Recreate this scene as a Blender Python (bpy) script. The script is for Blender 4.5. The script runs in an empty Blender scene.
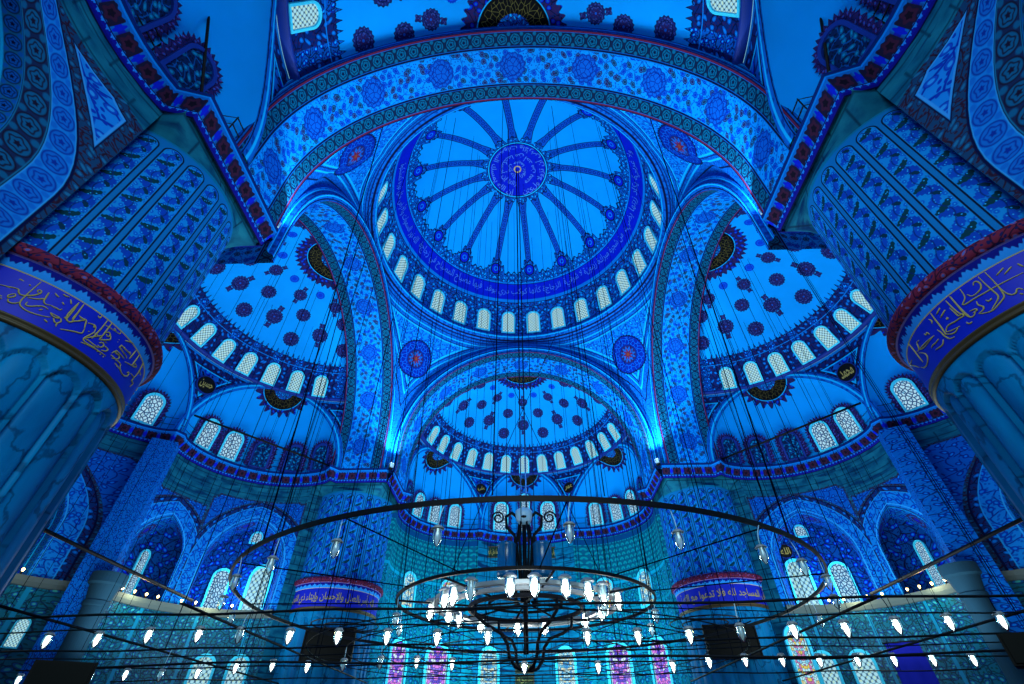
# Imperial mosque interior seen from the rear of the prayer hall.  Metres; z = 0 is the camera height, the floor lies at -1.65.
import bpy, bmesh, math, random
from math import sin, cos, pi, sqrt, radians as R, degrees, atan2, asin, hypot
from mathutils import Vector, Matrix
random.seed(7)
SC = bpy.context.scene
COL = SC.collection
FLOOR = -1.65

# ---------------------------------------------------------------- objects
def link(name, me, mat=None, parent=None, kind=None, smooth=True):
    if mat and not me.materials:
        me.materials.append(mat)
    if smooth and not me.get('flat'):
        for p in me.polygons: p.use_smooth = True
    o = bpy.data.objects.new(name, me); COL.objects.link(o)
    if parent: o.parent = parent
    if kind: o['kind'] = kind
    return o
def thing(name, label, cat, loc=(0, 0, 0), rz=0, group=None):
    o = bpy.data.objects.new(name, None); COL.objects.link(o)
    o.location = loc; o.rotation_euler = (0, 0, rz); o['label'] = label; o['category'] = cat; o.empty_display_size = .2
    if group: o['group'] = group
    return o
def tag(o, label, cat, group=None):
    o['label'] = label; o['category'] = cat
    if group: o['group'] = group
    return o
def mesh(name, vs, fs, uv=None, uv2=None, uv3=None):
    me = bpy.data.meshes.new(name); me.from_pydata([tuple(v) for v in vs], [], fs)
    for nm, U in (('uv', uv), ('uv2', uv2), ('uv3', uv3)):
        if U:
            l = me.uv_layers.new(name=nm)
            for i, lp in enumerate(me.loops): l.data[i].uv = U[lp.vertex_index]
    me.update(); return me
def grid(name, F, us, vs, mat, uvf=None, uv2f=None, parent=None, kind=None, flip=False, close=False):
    V = []; U = []; W = []
    for v in vs:
        for u in us:
            V.append(F(u, v))
            if uvf: U.append(uvf(u, v))
            if uv2f: W.append(uv2f(u, v))
    n = len(us); fs = []
    for j in range(len(vs) - 1):
        for i in range(n if close else n - 1):
            k = (i + 1) % n
            f = (j * n + i, j * n + k, (j + 1) * n + k, (j + 1) * n + i)
            fs.append(f[::-1] if flip else f)
    return link(name, mesh(name, V, fs, U or None, W or None), mat, parent, kind)
def lin(a, b, n): return [a + (b - a) * i / (n - 1) for i in range(n)]
class MB:
    """collects shapes, then links them as ONE mesh"""
    def __init__(s): s.v = []; s.f = []
    def add(s, V, Fc):
        b = len(s.v); s.v += [Vector(v) for v in V]; s.f += [tuple(i + b for i in f) for f in Fc]
    def box(s, c, d, rz=0, rx=0, ry=0):
        M = Matrix.Rotation(rz, 3, 'Z') @ Matrix.Rotation(rx, 3, 'X') @ Matrix.Rotation(ry, 3, 'Y'); c = Vector(c)
        V = [c + M @ Vector((x * d[0] / 2, y * d[1] / 2, z * d[2] / 2)) for z in (-1, 1) for y in (-1, 1) for x in (-1, 1)]
        s.add(V, [(0, 2, 3, 1), (4, 5, 7, 6), (0, 1, 5, 4), (2, 6, 7, 3), (0, 4, 6, 2), (1, 3, 7, 5)])
    def tube(s, pts, r, n=6, closed=False):
        P = [Vector(p) for p in pts]; V = []; m = len(P)
        up = Vector((0, 0, 1)); prev = None
        for i, p in enumerate(P):
            a = P[(i - 1) % m] if (closed or i) else p; b = P[(i + 1) % m] if (closed or i < m - 1) else p
            t = (b - a).normalized()
            if prev is None:
                x = t.cross(up)
                if x.length < .05: x = t.cross(Vector((1, 0, 0)))
            else:
                x = prev - t * prev.dot(t)
            x.normalize(); prev = x; y = t.cross(x)
            rr = r[i] if isinstance(r, (list, tuple)) else r
            V += [p + (x * cos(2 * pi * k / n) + y * sin(2 * pi * k / n)) * rr for k in range(n)]
        Fc = []
        for i in range(m if closed else m - 1):
            j = (i + 1) % m
            for k in range(n):
                l = (k + 1) % n; Fc.append((i * n + k, i * n + l, j * n + l, j * n + k))
        if not closed: Fc += [tuple(range(n))[::-1], tuple((m - 1) * n + k for k in range(n))]
        s.add(V, Fc)
    def lathe(s, prof, n=16, c=(0, 0, 0)):
        V = [(c[0] + r * cos(2 * pi * k / n), c[1] + r * sin(2 * pi * k / n), c[2] + z) for r, z in prof for k in range(n)]
        Fc = [(i * n + k, i * n + (k + 1) % n, (i + 1) * n + (k + 1) % n, (i + 1) * n + k) for i in range(len(prof) - 1) for k in range(n)]
        s.add(V, Fc)
    def band(s, Rr, z, w, h, n=96, c=(0, 0), a0=0, a1=2 * pi):
        """flat iron hoop: rectangular section"""
        closed = a1 - a0 > 6.28; m = n if closed else n + 1
        V = []
        for k in range(m):
            a = a0 + (a1 - a0) * k / n
            for r, zz in ((Rr - w / 2, z - h / 2), (Rr + w / 2, z - h / 2), (Rr + w / 2, z + h / 2), (Rr - w / 2, z + h / 2)):
                V.append((c[0] + r * cos(a), c[1] + r * sin(a), zz))
        Fc = []
        for k in range(n):
            l = (k + 1) % m
            for q in range(4):
                p = (q + 1) % 4; Fc.append((k * 4 + q, k * 4 + p, l * 4 + p, l * 4 + q))
        s.add(V, Fc)
    def mesh(s, name): return mesh(name, s.v, s.f)
    def build(s, name, mat, parent=None, kind=None, smooth=True):
        return link(name, s.mesh(name), mat, parent, kind, smooth)

# ---------------------------------------------------------------- node graphs
def sl(c): c /= 255.0; return c / 12.92 if c <= .04045 else ((c + .055) / 1.055) ** 2.4
def C(r, g, b): return (sl(r), sl(g), sl(b), 1)
class E:
    def __init__(s, g, k): s.g = g; s.k = k
    def __add__(s, o): return s.g.m('ADD', s, o)
    __radd__ = __add__
    def __sub__(s, o): return s.g.m('SUBTRACT', s, o)
    def __rsub__(s, o): return s.g.m('SUBTRACT', o, s)
    def __mul__(s, o): return s.g.m('MULTIPLY', s, o)
    __rmul__ = __mul__
    def __truediv__(s, o): return s.g.m('DIVIDE', s, o)
    def __rtruediv__(s, o): return s.g.m('DIVIDE', o, s)
    def __neg__(s): return s.g.m('MULTIPLY', s, -1.0)
class G:
    def __init__(s, name, rough=.75, spec=.04):
        s.mat = bpy.data.materials.new(name); s.mat.use_nodes = True; s.nt = s.mat.node_tree; s.nt.nodes.clear()
        s.out = s.nt.nodes.new('ShaderNodeOutputMaterial'); s.rough = rough; s.spec = spec; s.uvn = {}
    def node(s, t, **kw):
        n = s.nt.nodes.new(t)
        for k, v in kw.items(): setattr(n, k, v)
        return n
    def put(s, sock, v):
        if isinstance(v, E): s.nt.links.new(v.k, sock)
        elif hasattr(v, 'is_output'): s.nt.links.new(v, sock)
        else: sock.default_value = v
    def m(s, op, a, b=None, c=None, clamp=False):
        n = s.node('ShaderNodeMath', operation=op); n.use_clamp = clamp
        for i, x in enumerate((a, b, c)):
            if x is not None: s.put(n.inputs[i], x)
        return E(s, n.outputs[0])
    def uv(s, name='uv'):
        if name not in s.uvn:
            n = s.node('ShaderNodeUVMap'); n.uv_map = name
            x = s.node('ShaderNodeSeparateXYZ'); s.nt.links.new(n.outputs[0], x.inputs[0])
            s.uvn[name] = (E(s, x.outputs[0]), E(s, x.outputs[1]))
        return s.uvn[name]
    def gen(s):
        n = s.node('ShaderNodeTexCoord'); return n.outputs['Object']
    def abs(s, a): return s.m('ABSOLUTE', a)
    def sin(s, a): return s.m('SINE', a)
    def cos(s, a): return s.m('COSINE', a)
    def fr(s, a): return s.m('FRACT', a)
    def fl(s, a): return s.m('FLOOR', a)
    def mx(s, a, b): return s.m('MAXIMUM', a, b)
    def mn(s, a, b): return s.m('MINIMUM', a, b)
    def atan2(s, a, b): return s.m('ARCTAN2', a, b)
    def ln(s, a, b): return s.m('SQRT', a * a + b * b)
    def lt(s, x, w, aa=.03):            # 1 where x < w
        return s.m('MULTIPLY_ADD', x - w if not isinstance(w, (int, float)) else x - float(w), -1.0 / aa, .5, clamp=True)
    def gt(s, x, w, aa=.03): return 1.0 - s.lt(x, w, aa)
    def line(s, x, c, w, aa=.03): return s.lt(s.abs(x - c), w, aa)
    def xyz(s, a, b, c=0.0):
        n = s.node('ShaderNodeCombineXYZ'); s.put(n.inputs[0], a); s.put(n.inputs[1], b); s.put(n.inputs[2], c); return n.outputs[0]
    def vor(s, a, b, feat='F1', rnd=1.0, col=False):
        n = s.node('ShaderNodeTexVoronoi', voronoi_dimensions='2D', feature=feat)
        s.nt.links.new(s.xyz(a, b), n.inputs['Vector']); n.inputs['Scale'].default_value = 1; n.inputs['Randomness'].default_value = rnd
        return (E(s, n.outputs['Distance']), n.outputs['Color']) if col else E(s, n.outputs['Distance'])
    def noise(s, vec, scale=1.0, det=3.0):
        n = s.node('ShaderNodeTexNoise'); s.nt.links.new(vec, n.inputs['Vector']); n.inputs['Scale'].default_value = scale; n.inputs['Detail'].default_value = det
        return E(s, n.outputs['Fac'])
    def mix(s, f, a, b):
        n = s.node('ShaderNodeMix', data_type='RGBA')
        s.put(n.inputs[0], f); s.put(n.inputs[6], a); s.put(n.inputs[7], b); return n.outputs[2]
    def over(s, base, *layers):
        for f, c in layers: base = s.mix(f, base, c)
        return base
    def rep(s, u, p): return (s.fr(u / p) - .5) * p
    def done(s, col, emit=None, estr=0, bump=None, metal=0, age=.16):
        b = s.node('ShaderNodeBsdfPrincipled')
        if age and not isinstance(col, tuple):          # uneven old paint
            nz = s.noise(s.gen(), .55, 4.0); col = s.mix((nz - .35) * age * 3, col, s.mix(.55, col, C(0, 14, 40)))
        s.put(b.inputs['Base Color'], col); b.inputs['Roughness'].default_value = s.rough; b.inputs['Specular IOR Level'].default_value = s.spec; b.inputs['Metallic'].default_value = metal
        if emit is not None:
            s.put(b.inputs['Emission Color'], emit); s.put(b.inputs['Emission Strength'], estr); s.mat.cycles.emission_sampling = 'NONE'
        if bump is not None:
            n = s.node('ShaderNodeBump'); n.inputs['Strength'].default_value = .5; n.inputs['Distance'].default_value = .05; s.put(n.inputs['Height'], bump); s.nt.links.new(n.outputs[0], b.inputs['Normal'])
        s.nt.links.new(b.outputs[0], s.out.inputs[0]); return s.mat

SKY = C(0, 134, 232); LIGHT = C(6, 156, 238); PALE = C(95, 190, 235); MID = C(0, 76, 176); AZ = C(0, 110, 212); DARK = C(2, 30, 100); NAVY = C(2, 12, 56)
PURP = C(34, 26, 84); RED = C(84, 26, 60); ROYAL = C(2, 24, 186); TEAL = C(0, 104, 150); STEEL = C(16, 84, 140); GOLD = C(170, 160, 90); BLACK = C(6, 8, 12)
def floral(g, u, v, k, ground, vine=DARK, leaf=DARK, flower=MID, core=LIGHT, fw=.3):
    """scrolling stems, leaves and blossoms"""
    a = u * k + .18 * g.sin(v * (k * 3.1)); b = v * k + .18 * g.sin(u * (k * 2.7))
    e = g.vor(a * .9 + 3.3, b * .9 + 1.7, 'DISTANCE_TO_EDGE'); d = g.vor(a, b, rnd=.75); d2 = g.vor(a * 2.3 + 5.1, b * 2.3, rnd=.9)
    return g.over(ground, (g.lt(e, .055, .05), vine), (g.lt(d2, .25, .08), leaf), (g.lt(d, fw, .06), vine), (g.lt(d, fw - .05, .05), flower), (g.lt(d, fw * .45, .05), core))
def chain(g, u, v, w, ground, ring=DARK, inner=MID, edge=LIGHT):
    """border of linked roundels; v runs 0..w"""
    p = w * .98; x = g.rep(u, p); y = v - w / 2
    a = g.atan2(y, x); d = g.ln(x, y); x2 = g.rep(u + p / 2, p); s = g.ln(x2, g.abs(y) - w * .34)
    return g.over(ground, (g.lt(s, w * .13, .04), inner), (g.lt(d, w * .43, .03), ring), (g.lt(d, w * .37, .03), inner), (g.line(d * (1.0 + .14 * g.cos(a * 5.0)), w * .24, w * .03, .03), ring), (g.lt(d * (1.0 + .2 * g.cos(a * 5.0)), w * .1, .03), ring),
                  (g.gt(g.abs(y), w * .455, .02), edge), (g.gt(g.abs(y), w * .485, .02), NAVY))
def flowers(g, u, v, k, ground, stem=MID, a=C(0, 44, 170), b=C(12, 44, 84), c=C(26, 26, 84)):
    """loose blossoms in several paints on a light ground, thin stems between them"""
    x = u * k + .15 * g.sin(v * k * 2.3); y = v * k + .15 * g.sin(u * k * 2.1)
    d, col = g.vor(x, y, rnd=.85, col=True); n = g.node('ShaderNodeSeparateColor'); g.nt.links.new(col, n.inputs[0]); r = E(g, n.outputs[0])
    f = g.mix(g.gt(r, .5, .02), g.mix(g.gt(r, .25, .02), b, a), g.mix(g.gt(r, .75, .02), a, c))
    e = g.vor(x * .8 + 2.2, y * .8, 'DISTANCE_TO_EDGE'); d2 = g.vor(x * 2.4, y * 2.4, rnd=.9); w = .3 + .12 * (r - .5)
    return g.over(ground, (g.lt(e, .035, .04), stem), (g.lt(d2, .2, .08), C(0, 64, 186)), (g.lt(d, .34, .06), f), (g.line(d, .2, .03, .04), g.mix(.5, ground, f)))
def disc(g, x, y, r, n=0, amp=.09):
    d = g.ln(x, y)
    if n: d = d * (1.0 + amp * g.cos(g.atan2(y, x) * float(n)))
    return d / r

# ---------------------------------------------------------------- painted surfaces
def m_dome():
    g = G('painted_dome'); th, be = g.uv(); rho = (90.0 - be) * .199
    t = g.rep(th - R(6.4) + pi / 16, 2 * pi / 16); x = g.abs(t) * g.mx(rho, 1.0); tn = g.abs(t) * (16 / pi)      # 0..1 within a gore
    s = be - 38.2; lobe = g.ln(x, s * .199)
    edge = 36.6 + 3.0 * g.lt(tn, .5, .06) + 3.2 * g.lt(tn, .32, .06) + .7 * g.cos(th * 96.0)
    body = floral(g, x * 1.0, be * .199, 2.1, MID, NAVY, DARK, AZ, LIGHT)
    w = .32 + .12 * g.gt(be, 70.0, 4.0)
    spoke = g.lt(x, w, .04); bar = g.over(C(0, 70, 178), (g.lt(g.ln(x, g.rep(be, 2.3) * .199), .17, .05), C(2, 30, 130)), (g.lt(g.ln(x, g.rep(be, 2.3) * .199), .07, .05), C(0, 84, 190)), (g.gt(x, w - .07, .03), NAVY))
    scr = g.noise(g.xyz(th * 16.0, be * .5), 1.0, 1.0)
    band = g.over(ROYAL, (g.gt(be, 30.9, .2), AZ), (g.lt(be, 22.2, .2), AZ), (g.line(be, 30.7, .14, .1), NAVY))
    med = g.over(ROYAL, (g.lt(rho, .36, .03), GOLD), (g.lt(rho, .25, .03), ROYAL), (g.gt(rho, 2.66, .03), NAVY), (g.gt(rho, 2.75, .03), LIGHT), (g.gt(rho, 2.85, .03), NAVY))
    pet = 2.95 + .55 * g.m('POWER', g.abs(g.cos(th * 8.0 - R(6.4) * 8)), .7) + .1 * g.cos(th * 48.0)
    low = floral(g, th * 11.4, be * .199, 1.7, MID, NAVY, PURP, AZ, LIGHT)
    low = g.over(low, (g.gt(be, 20.4, .2), AZ), (g.line(be, 20.4, .16, .1), NAVY), (g.line(be, 18.2, .13, .1), NAVY))
    col = g.over(SKY, (spoke, bar), (g.lt(be, edge, .5), body), (g.line(be, edge, .35, .25), NAVY), (g.lt(lobe, .62, .04), NAVY), (g.lt(lobe, .5, .04), ROYAL), (g.lt(g.abs(lobe - .2), .05, .04), AZ),
                 (g.lt(rho, pet, .06), floral(g, th * 3.2, rho, 2.4, MID, NAVY, DARK, AZ, LIGHT)), (g.line(rho, pet, .05, .04), NAVY), (g.lt(rho, 2.92, .03), med), (g.lt(be, 31.5, .2), band), (g.lt(be, 21.5, .2), low))
    return g.done(col)
def m_semi():
    g = G('painted_semidome'); th, be = g.uv(); Rm = 10.3; dg = Rm * pi / 180
    cb = g.cos(be * (pi / 180)); y0 = be * dg
    def motif(x, y, r, kind):
        d = disc(g, x, y, r, 16, .05); a = g.atan2(y, x)
        if kind == 2: d = g.mn(d, disc(g, x, g.abs(y) - r * 1.36, r * .36, 4, .2))
        c = g.over(C(16, 30, 96), (g.lt(g.vor(x * 7.0, y * 7.0), .3, .1), C(40, 60, 140)), (g.line(d, .66, .04, .04), NAVY), (g.lt(g.sin(a * 8.0) * .16 + d, .36, .05), C(30, 22, 80)), (g.lt(d, .12, .05), C(0, 70, 180)), (g.gt(d, .9, .04), C(12, 18, 72)))
        if kind == 0: c = g.over(ROYAL, (g.line(d, .6, .12, .06), MID), (g.lt(d, .25, .06), DARK)) if False else g.over(C(0, 50, 190), (g.line(d, .6, .1, .06), C(0, 76, 205)))
        return g.lt(d, 1.0, .07), c
    layers = []
    for b0, per, ph, r, kind in ((44.6, 33.5, 16.8, .6, 1), (50.3, 33.5, 0, .62, 2), (57.2, 33.5, 16.8, .55, 1), (65.2, 38, 0, .5, 2), (69.5, 38, 19, .34, 0), (76, 60, 30, .3, 0)):
        x = g.rep(th - R(ph) + R(per) / 2, R(per)) * cb * Rm; layers.append(motif(x, (be - b0) * dg, r, kind))
    apx = (90.0 - be) * dg; sc = 2.75 + .13 * g.cos(th * 40.0)
    low = floral(g, th * 9.5, y0, 2.1, DARK, NAVY, PURP, MID, AZ, .3)
    low = g.over(low, (g.line(g.rep(th + R(6), R(12)) * 9.5, 0.0, .34, .06), floral(g, th * 9.5, y0, 2.6, MID, NAVY, DARK, ROYAL, LIGHT)))
    fr = 36.2 + 2.0 * g.m('PINGPONG', th * (180 / pi / 3.0), .5) * 2.0 + .5 * g.cos(th * 240.0)
    col = g.over(SKY, *layers)
    col = g.over(col, (g.lt(apx, sc, .05), floral(g, th * 2.3, apx, 2.2, PURP, NAVY, DARK, ROYAL, MID)), (g.lt(apx, 2.0, .04), LIGHT), (g.lt(apx, 1.95, .04), BLACK),
                 (g.line(g.vor(th * 7.0, apx * 3.2, 'DISTANCE_TO_EDGE'), 0.0, .035, .03) * g.lt(apx, 1.8, .04), C(90, 88, 50)), (g.lt(apx, .95, .04), floral(g, th * 1.2, apx, 2.8, MID, NAVY, PURP, AZ, LIGHT)),
                 (g.lt(be, fr, .35), low), (g.line(be, fr, .22, .2), NAVY), (g.line(be, 33.6, .16, .1), AZ))
    return g.done(col)
def m_conch():
    g = G('painted_exedra'); l, z = g.uv(); u, w = g.uv('uv2'); d = g.ln(l, w); a = g.atan2(w, l)
    sc = 1.95 + .2 * g.cos(a * 22.0)
    col = g.over(SKY, (g.lt(d, sc, .06), floral(g, a * 2.0, d, 2.2, PURP, NAVY, DARK, ROYAL, MID)), (g.lt(d, 1.55, .04), LIGHT), (g.lt(d, 1.5, .05), BLACK), (g.line(g.vor(a * 5.0, d * 3.4, 'DISTANCE_TO_EDGE'), 0.0, .03, .03) * g.lt(d, 1.4, .04), C(80, 80, 50)), (g.lt(d, .7, .05), floral(g, a, d, 3.0, MID, NAVY, PURP, AZ, LIGHT)))
    return g.done(col)
def m_drum():
    g = G('painted_spandrel'); s, z = g.uv(); da, dr = g.uv('uv2'); e = g.mn(da, dr)
    col = floral(g, s, z, 1.25, MID, DARK, NAVY, ROYAL, AZ, .34)
    bor = floral(g, s, z, 2.1, DARK, NAVY, PURP, MID, AZ)
    col = g.over(col, (g.lt(e, .75, .03), bor), (g.line(e, .75, .05, .03), LIGHT), (g.line(e, .66, .03, .03), NAVY), (g.lt(da, .12, .03), AZ), (g.lt(dr, .1, .03), AZ))
    return g.done(col)
def m_pend():
    g = G('painted_pendentive'); a, b = g.uv(); dl, dr = g.uv('uv2'); e = g.mn(dl - .9, (dr - .9) * 1.1)
    vine = floral(g, a, b, 1.5, AZ, C(0, 60, 170), C(0, 60, 170), MID, LIGHT, .24)
    col = g.over(floral(g, a, b, 2.2, C(0, 86, 186), C(0, 58, 150), C(0, 62, 160), C(0, 74, 184), C(0, 104, 210), .22), (g.gt(e, .35, .04), vine), (g.line(e, .35, .05, .04), LIGHT), (g.line(e, .22, .03, .03), DARK), (g.line(dl, .9, .04, .03), LIGHT), (g.line(dl, .55, .03, .03), NAVY), (g.line(dr, .5, .04, .03), DARK), (g.line(dr, .8, .04, .03), LIGHT), (g.lt(dr, .3, .03), DARK))
    y = (b - 10.35) * .87; a = a * .87; d = g.ln(a, y); t = g.atan2(y, a)
    ros = g.over(DARK, (g.line(d, 1.0, .32, .04), C(0, 30, 140)), (g.line(g.vor(t * 4.0, d * 3.6, 'DISTANCE_TO_EDGE'), 0.0, .06, .05) * g.line(d, 1.0, .26, .03), C(0, 90, 205)), (g.lt(d, .62, .04), PURP), (g.lt(g.sin(t * 12.0) * .1 + d, .5, .05), MID), (g.lt(g.sin(t * 8.0) * .1 + d, .3, .05), RED), (g.lt(d, .12, .04), C(110, 50, 40)))
    return g.done(g.over(col, (g.lt(d * (1.0 + .02 * g.cos(t * 40.0)), 1.42, .04), NAVY), (g.lt(d, 1.34, .04), ros)))
def m_soffit():
    g = G('painted_arch_soffit'); s, w = g.uv(); W, _ = g.uv('uv2')
    cw = .7; v = g.mn(w, W - w)
    mid = flowers(g, s, w, 2.3, C(0, 126, 226))
    x = g.rep(s, 4.0); y = w - W / 2; d = g.ln(x, y) * (1.0 + .05 * g.cos(g.atan2(y, x) * 12.0)); a = g.atan2(y, x)
    med = g.over(C(0, 82, 194), (g.lt(g.vor(x * 4.0, y * 4.0, 'DISTANCE_TO_EDGE'), .07, .05), C(0, 34, 140)), (g.line(d, .46, .025, .03), C(0, 30, 130)))
    mid = g.over(mid, (g.lt(d, .7, .05), C(0, 44, 150)), (g.lt(d, .63, .05), med))
    bor = chain(g, s, v - .12, cw, C(6, 30, 66), NAVY, C(0, 84, 130), C(0, 90, 196))
    col = g.over(mid, (g.lt(v, cw + .24, .03), AZ), (g.lt(v, cw + .2, .03), NAVY), (g.lt(v, cw + .14, .03), bor), (g.lt(v, .12, .03), RED), (g.lt(v, .05, .03), NAVY))
    return g.done(col)
def m_archivolt():
    g = G('painted_archivolt'); s, d = g.uv()
    col = g.over(g.mix(g.lt(g.vor(s * 3.0, d * 5.0), .28, .1), C(0, 84, 188), C(0, 56, 150)), (g.line(d, .12, .03, .02), NAVY), (g.line(d, .3, .03, .02), LIGHT), (g.line(d, .42, .025, .02), DARK), (g.line(d, .62, .03, .02), LIGHT))
    return g.done(col)
def m_cornice():
    g = G('painted_cornice'); s, v = g.uv(); x = g.rep(s, .82); y = v - .56
    f = g.lt(g.mx(g.abs(x) * 1.0, g.abs(y) * 1.25) + .03 * g.sin(x * 30.0), .31, .03)
    ros = disc(g, x, y, .2, 5, .18)
    blk = g.over(C(18, 18, 50), (g.lt(ros, 1.0, .1), C(44, 20, 50)), (g.lt(ros, .5, .1), C(14, 10, 30)))
    alt = g.over(C(0, 84, 180), (g.lt(disc(g, g.rep(s + .41, .82), y, .17, 6, .3), 1.0, .1), ROYAL))
    lf = g.lt(v + .14 * g.m('PINGPONG', s * 4.4, .5) * 2.0 - .02 * g.sin(s * 90.0), .3, .03)
    col = g.over(alt, (f, blk), (g.gt(v, .9, .02), AZ), (g.gt(v, .98, .02), DARK), (g.lt(v, .3, .02), C(20, 110, 215)), (lf, C(8, 14, 130)), (g.line(v, .3, .02, .02), NAVY), (g.lt(v, .05, .02), NAVY))
    return g.done(col)
def m_stone(name='worn_stone', a=C(14, 96, 128), b=C(0, 56, 94), k=1.0):
    g = G(name); s, z = g.uv()
    row = g.fl(z / .62); j = g.mn(g.abs(g.rep(z, .62) + .31 - .62 * g.gt(g.rep(z, .62), 0.0, .001)), g.abs(g.rep(s + row * .7, 1.35)))
    n = g.noise(g.xyz(s * .9, z * 1.3), 1.6, 6.0); c = g.mix(g.lt(n, .5, .35), a, b)
    c = g.over(c, (g.lt(g.noise(g.xyz(s * .4, z * 2.2), 1.0, 5.0), .4, .08), C(0, 40, 84)), (g.lt(j, .035, .04) * .75, C(0, 28, 58)))
    return g.done(c)
def m_marble():
    g = G('fluted_marble', .5); s, z = g.uv()
    n = g.noise(g.xyz(s * 1.2, z * .25), 1.4, 6.0); c = g.mix(g.lt(n, .5, .4), C(0, 116, 180), C(0, 82, 142))
    c = g.over(c, (g.lt(g.abs(g.noise(g.xyz(s * .7, z * .45), 1.1, 5.0) - .5), .012, .015) * .6, C(0, 34, 70)))
    return g.done(c)
def m_panel(n, r, ztop):
    g = G('painted_flutes'); s, z = g.uv(); p = 2 * pi * r / n; x = g.rep(s, p); ax = g.abs(x); zz = g.mx(z - (ztop - p * .42), 0.0)
    d = p * .42 - g.ln(ax, zz); off = .5 * g.fl(s / p)
    def leaf(cx, ph, ang, la, lb, wob):
        q = g.rep(z + off + ph, 1.0); xx = x - cx; c_, s_ = cos(ang), sin(ang); u_ = xx * c_ + q * s_; v_ = q * c_ - xx * s_; v_ = v_ - .9 * u_ * u_ * (1 if ang > 0 else -1)
        return g.lt(g.m('SQRT', (u_ / la) * (u_ / la) + (v_ / lb) * (v_ / lb)) + wob * g.sin(u_ * 58.0), 1.0, .15)
    tex = g.vor(s * 6.0, z * 5.0)
    c = g.over(C(6, 112, 198), (g.lt(tex, .34, .15), C(0, 74, 180)), (leaf(.05, .28, -.6, .3, .13, .12), C(2, 52, 160)), (leaf(-.06, .72, .7, .24, .12, .14), C(4, 60, 172)), (leaf(.0, .03, .55, .27, .09, .1), C(0, 46, 66)), (leaf(.1, .5, -.9, .13, .06, .1), C(0, 40, 72)), (g.lt(tex, .1, .06), C(30, 140, 214)), (g.line(x, .08 * g.sin(z * 6.28 + off * 6.28), .014, .03), DARK))
    out = g.over(C(4, 92, 166), (g.gt(d, .0, .02), C(2, 12, 44)), (g.gt(d, .045, .02), C(10, 110, 190)), (g.gt(d, .065, .02), c))
    out = g.over(out, (g.gt(z, ztop + .12, .05), C(0, 92, 140)))
    return g.done(out)
def m_pilaster():
    g = G('painted_pilaster'); n = g.node('ShaderNodeSeparateXYZ'); g.nt.links.new(g.gen(), n.inputs[0]); x, y, z = [E(g, n.outputs[i]) for i in range(3)]
    return g.done(floral(g, (x + y) * 1.4, z * 1.1, 2.6, C(0, 92, 188), DARK, MID, C(0, 40, 150), AZ, .28))
def m_plain(name, c, rough=.6, spec=.15, metal=0, age=0, emit=None, estr=0):
    return G(name, rough, spec).done(c, metal=metal, age=age, emit=emit, estr=estr)
def m_ribbon():                      # leaf-tip strip over the inscription band, red scroll moulding on top
    g = G('leaf_tip_strip'); s, v = g.uv()
    t = g.gt(v + .12 * g.m('PINGPONG', s * 2.6, .5) * 2.0 + .03 * g.sin(s * 60.0), .26, .03)
    c = g.over(C(30, 125, 225), (t, C(8, 16, 120)), (g.gt(v, .34, .02), C(110, 110, 210)), (g.lt(v, .025, .02), GOLD)); return g.done(c)
def m_redroll():
    g = G('red_scroll_moulding'); s, v = g.uv(); x = g.rep(s, .5)
    c = floral(g, s, v, 3.6, C(92, 28, 56), C(36, 14, 40), C(14, 20, 76), C(118, 48, 78), C(60, 80, 160), .26)
    return g.done(g.over(c, (g.lt(v, .04, .02), C(120, 110, 190)), (g.gt(v, .56, .02), C(120, 110, 190))))
def m_bay(far=False):
    g = G('painted_bay_surround' if far else 'painted_arch_surround'); s, d = g.uv(); l, z = g.uv('uv2'); e, q = g.uv('uv3'); m_ = g.mn(e, (d - 1.12))
    vine = floral(g, l, z, 1.9, C(14, 112, 208), C(4, 36, 150), C(6, 44, 160), C(10, 66, 180), C(30, 130, 220), .26)
    border = floral(g, l, z, 3.2, C(14, 52, 96), C(30, 18, 40), C(40, 22, 46), C(10, 60, 110), C(20, 90, 140))
    sp = g.over(border, (g.gt(m_, .24, .02), NAVY), (g.gt(m_, .27, .02), C(40, 130, 215)), (g.gt(m_, .32, .02), vine))
    row = g.fl(q / .6); j = g.mn(g.abs(g.rep(q, .6)) - .0, g.abs(g.rep(l + row * .7, 1.3)))
    n = g.noise(g.xyz(l * .9, q * 1.3), 1.6, 6.0); st = g.mix(g.lt(n, .5, .35), C(14, 96, 130), C(0, 58, 96)); st = g.over(st, (g.lt(g.noise(g.xyz(l * .4, q * 2.2), 1.0, 5.0), .42, .08), C(0, 44, 86)), (g.lt(j, .03, .04) * .7, C(0, 30, 60)))
    c = g.mix(g.gt(e, .0, .02), st, sp)
    c = g.over(c, (g.lt(d, 1.12, .02), NAVY), (g.lt(d, 1.08, .02), chain(g, s, d - .58, .5, C(10, 108, 204), C(4, 40, 140), C(8, 90, 190), C(40, 140, 220))), (g.lt(d, .58, .02), chain(g, s, d, .58, C(16, 34, 76), C(18, 18, 46), C(8, 78, 128), C(14, 100, 150))))
    if far:
        c = g.mix(g.gt(e, .0, .02), st, g.over(border, (g.gt(m_, .12, .02), floral(g, l, z, 2.2, C(0, 78, 178), C(2, 34, 120), MID, C(0, 40, 150), AZ, .26))))
        c = g.over(c, (g.lt(d, 1.12, .02), NAVY), (g.lt(d, 1.06, .02), floral(g, s, d, 3.0, C(4, 40, 104), NAVY, C(30, 22, 70), MID, AZ)), (g.lt(d, .82, .02), C(20, 130, 220)), (g.lt(d, .78, .02), floral(g, s, d, 2.2, C(6, 108, 206), C(2, 40, 140), MID, C(0, 50, 170), AZ, .27)), (g.line(d, .1, .03, .02), C(30, 140, 225)))
    return g.done(c)
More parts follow.
